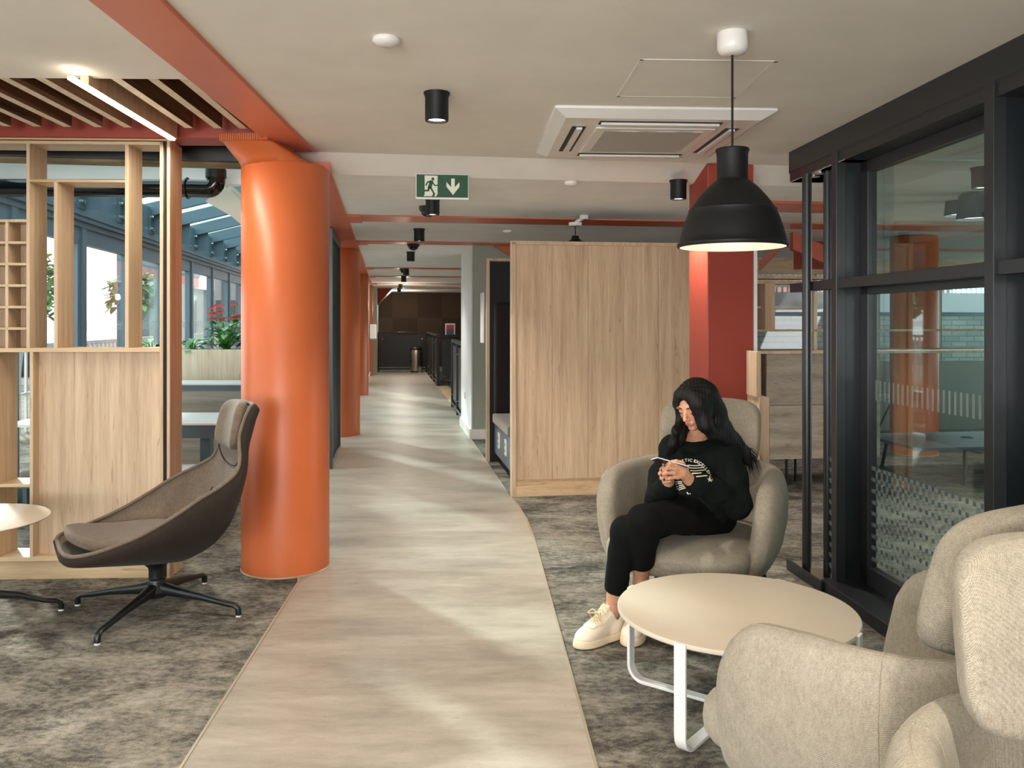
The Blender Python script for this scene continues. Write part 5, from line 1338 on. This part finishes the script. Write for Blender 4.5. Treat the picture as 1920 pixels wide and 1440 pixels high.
# shoes
def shoe(heel, toe, name):
    h0, t0 = Vector((heel[0], heel[1], 0)), Vector((toe[0], toe[1], 0)); f_ = (t0 - h0).normalized(); r_ = Vector((f_.y, -f_.x, 0)); ln = (t0 - h0).length
    Q = lambda x, y, z: h0 + r_*x + f_*y*ln + up*z
    lo = [min(h0[i], t0[i]) - .07 for i in range(2)] + [-.005]; hi = [max(h0[i], t0[i]) + .07 for i in range(2)] + [.16]
    A3 = (r_, f_, up)
    s1 = SDF(lo, hi, .0028)
    s1.ell(Q(0, .80, .042), (.047, .058, .034), A3, .01); s1.ell(Q(.002, .60, .052), (.045, .080, .044), A3, .02)
    s1.ell(Q(0, .24, .060), (.039, .068, .052), A3, .02); s1.cone(Q(0, .24, .05), Q(0, .15, .112), .037, .030, .02); s1.cone(Q(0, .66, .062), Q(0, .34, .108), .034, .036, .02)
    s1.cone(Q(0, .46, .112), Q(0, .34, .150), .026, .022, .006)
    s1.cone(Q(0, .22, .085), Q(0, .22, .20), .033, .042, .004, 'sub')
    s1.half(Q(0, 0, .026), (0, 0, -1)); up_ = s1.build('shoe', 'sneaker', pw, 1)
    s2 = SDF(lo, hi, .0028); s2.ell(Q(0, .76, .014), (.052, .080, .06), A3, .01); s2.ell(Q(0, .50, .014), (.045, .11, .06), A3, .03); s2.ell(Q(0, .24, .014), (.042, .075, .06), A3, .03)
    s2.half(Q(0, 0, .036), (0, 0, 1)); s2.half(Q(0, 0, .004), (0, 0, -1)); s2.build('sole', 'sneaker_sole', up_, 1)
    mm = MB()
    bm3 = bmesh.new(); bm3.from_mesh(up_.data); bm3.transform(Matrix.Translation(base)); bv = BVHTree.FromBMesh(bm3); bm3.free()
    def on(x, y):
        h_ = bv.ray_cast(Q(x, y, .2), Vector((0, 0, -1)), .3); return (h_[0] if h_[0] else Q(x, y, .09)) + up*.002
    for k in range(6):
        y = .68 - k*.050; mm.tube([on(-.024, y), on(-.01, y+.004) + up*.002, on(.01, y + .008) + up*.002, on(.024, y)], .0030, 6); mm.tube([on(-.024, y), on(0, y - .02) + up*.003, on(.024, y - .045)], .0026, 6)
    c_ = on(0, .54)
    for s_ in (-1, 1):
        mm.tube([c_ + r_*s_*.002, c_ + r_*s_*.028 + up*.014 + f_*.01, c_ + r_*s_*.050 - up*.006 + f_*.02, c_ + r_*s_*.034 - up*.004 + f_*.025, c_ + r_*s_*.004 + up*.004], .0026, 6)
        mm.tube([c_, c_ + r_*s_*.018 + up*.006 + f_*.04, on(s_*.034, .56)], .0022, 6)
    mm.build('laces', 'lace', up_, 80)
    mm = MB(); mm.tube([on(.032*math.cos(a), .72 + .10*math.sin(a)) for a in np.linspace(-.4, 3.54, 14)], .0022, 5); mm.tube([on(.030, .72), on(.036, .55), on(.034, .38)], .0018, 5); mm.tube([on(-.030, .72), on(-.036, .55), on(-.034, .38)], .0018, 5); mm.build('seam', 'sneaker_sole', up_, 80)
shoe((.498, 3.795), (.285, 3.635), 'a'); shoe((.605, 3.885), (.510, 3.655), 'b')
# phone
pcn = P(1256, 868.5, 3.618); lx = Vector((.93, .12, -.28)).normalized(); nz = Vector((.12, .30, .94)).normalized(); nz = (nz - lx*nz.dot(lx)).normalized(); ly = nz.cross(lx)
FRp = lambda x, y, z: pcn + lx*x + ly*y + nz*z
t = thing('smartphone', 'smartphone held in both hands by the seated woman', 'phone', pcn, 0, world=True)
mm = MB(); mm.box(-.072, .072, -.035, .035, -.004, .0035, FRp); mm.build('case', 'phone_case', t, False, .0025)
mm = MB(); mm.box(-.069, .069, -.032, .032, .0036, .0042, FRp); mm.build('screen', 'screen_dark', t, False)
mm = MB(); mm.bar([FRp(-.073, -.036, .001), FRp(-.073, .036, .001), FRp(.073, .036, .001), FRp(.073, -.036, .001)], .004, .0016, nz, closed=True); mm.build('rim', 'frame_white', t, False)
# ================================================================== light, world, camera
w = bpy.data.worlds.new('sky'); S.world = w; w.use_nodes = True
bg = w.node_tree.nodes['Background']; bg.inputs[0].default_value = (.93, .97, 1.0, 1); bg.inputs[1].default_value = 3.2
def lamp(nm, typ, loc, energy, color=(1, .93, .82), size=None, size_y=None, rot=(0, 0, 0), **k):
    l = bpy.data.lights.new(nm, typ); l.energy = energy; l.color = color
    if typ == 'AREA':
        l.shape = 'RECTANGLE' if size_y else 'SQUARE'; l.size = size
        if size_y: l.size_y = size_y
    elif typ != 'SUN' and size: l.shadow_soft_size = size
    for a, v in k.items(): setattr(l, a, v)
    o = bpy.data.objects.new(nm, l); COL.objects.link(o); o.location = loc; o.rotation_euler = rot; return o
sun = lamp('sun', 'SUN', (0, 0, 5), 6.5, (1, .95, .88)); sun.data.angle = R_(3.5)
az, el = Vector((-.62, .78, 0)).normalized(), R_(27)
sd = Vector((az.x*math.cos(el), az.y*math.cos(el), math.sin(el))); sun.rotation_euler = sd.to_track_quat('Z', 'Y').to_euler()
# added daylight fill behind the camera, tilted up to brighten the ceiling
lamp('rear_daylight_fill', 'AREA', (-1.9, -4.15, 1.45), 330, (1.0, .98, .97), 3.4, 1.8, (R_(90+32), 0, R_(0)))
lamp('right_room_fill', 'AREA', (9.3, 5.0, 1.5), 170, (.95, .98, 1.0), 6.0, 1.9, (0, R_(90+25), 0))  # added fill on the solid right wall for the room behind the glass
for i, (x, y, z) in enumerate(LIGHTS):
    lamp('downlight_beam', 'SPOT', (x, y, z), 90 if i < 4 else 60, (1, .91, .80), .04, spot_size=R_(110), spot_blend=.8)
for (x, y) in ((-.45, 1.0), (.9, .6), (-2.2, 1.5), (-2.4, -.5), (.5, -1.5), (2.9, 2.2), (2.8, 5.0), (3.6, 7.5), (4.5, 4.4)):  # extra unseen downlights added to raise the interior light, some without housing
    z = CZ if y < 5 else LZ
    if abs(x) < 3: downlight((x, y, z), 'added black cylinder downlight on the near ceiling outside the picture', grp='downlights outside the picture')
    lamp('downlight_beam', 'SPOT', (x, y, z - .16), 110, (1, .91, .80), .05, spot_size=R_(120), spot_blend=.8)
lamp('pendant_bulb', 'POINT', (pc.x, pc.y, 1.755), 20, (1, .84, .62), .04)
lamp('linear_led', 'AREA', (-1.83, 4.0, 2.392), 16, (1, .9, .74), .03, 1.1, (0, 0, R_(2.5)))
for x, y in ((.4, 20.5), (.4, 25.0)):
    q = C(x, y, LZ - .35); lamp('corridor_fill', 'POINT', q, 26, (1, .88, .72), .08)  # bare point lights added in mid-air to brighten the corridor end
cam = bpy.data.cameras.new('camera'); co = bpy.data.objects.new('camera', cam); COL.objects.link(co); S.camera = co
co.location = (0, 0, CAMH); co.rotation_euler = (R_(90), 0, 0)
cam.sensor_width = 36; cam.sensor_fit = 'HORIZONTAL'; cam.lens = 36 * FPX / 1920; cam.shift_y = -(720 - HOR) / 1920
cam.clip_start = .05; cam.clip_end = 300
S.view_settings.view_transform = 'Standard'; S.view_settings.look = 'None'; S.view_settings.gamma = 1; S.view_settings.exposure = .3
S.view_settings.use_curve_mapping = False
S.cycles.use_denoising = True; S.cycles.max_bounces = 8; S.cycles.adaptive_threshold = .03; S.cycles.caustics_reflective = False; S.cycles.caustics_refractive = False; S.cycles.transparent_max_bounces = 24; S.cycles.sample_clamp_indirect = 6
try: S.cycles.denoiser = 'OPENIMAGEDENOISE'
except Exception: pass
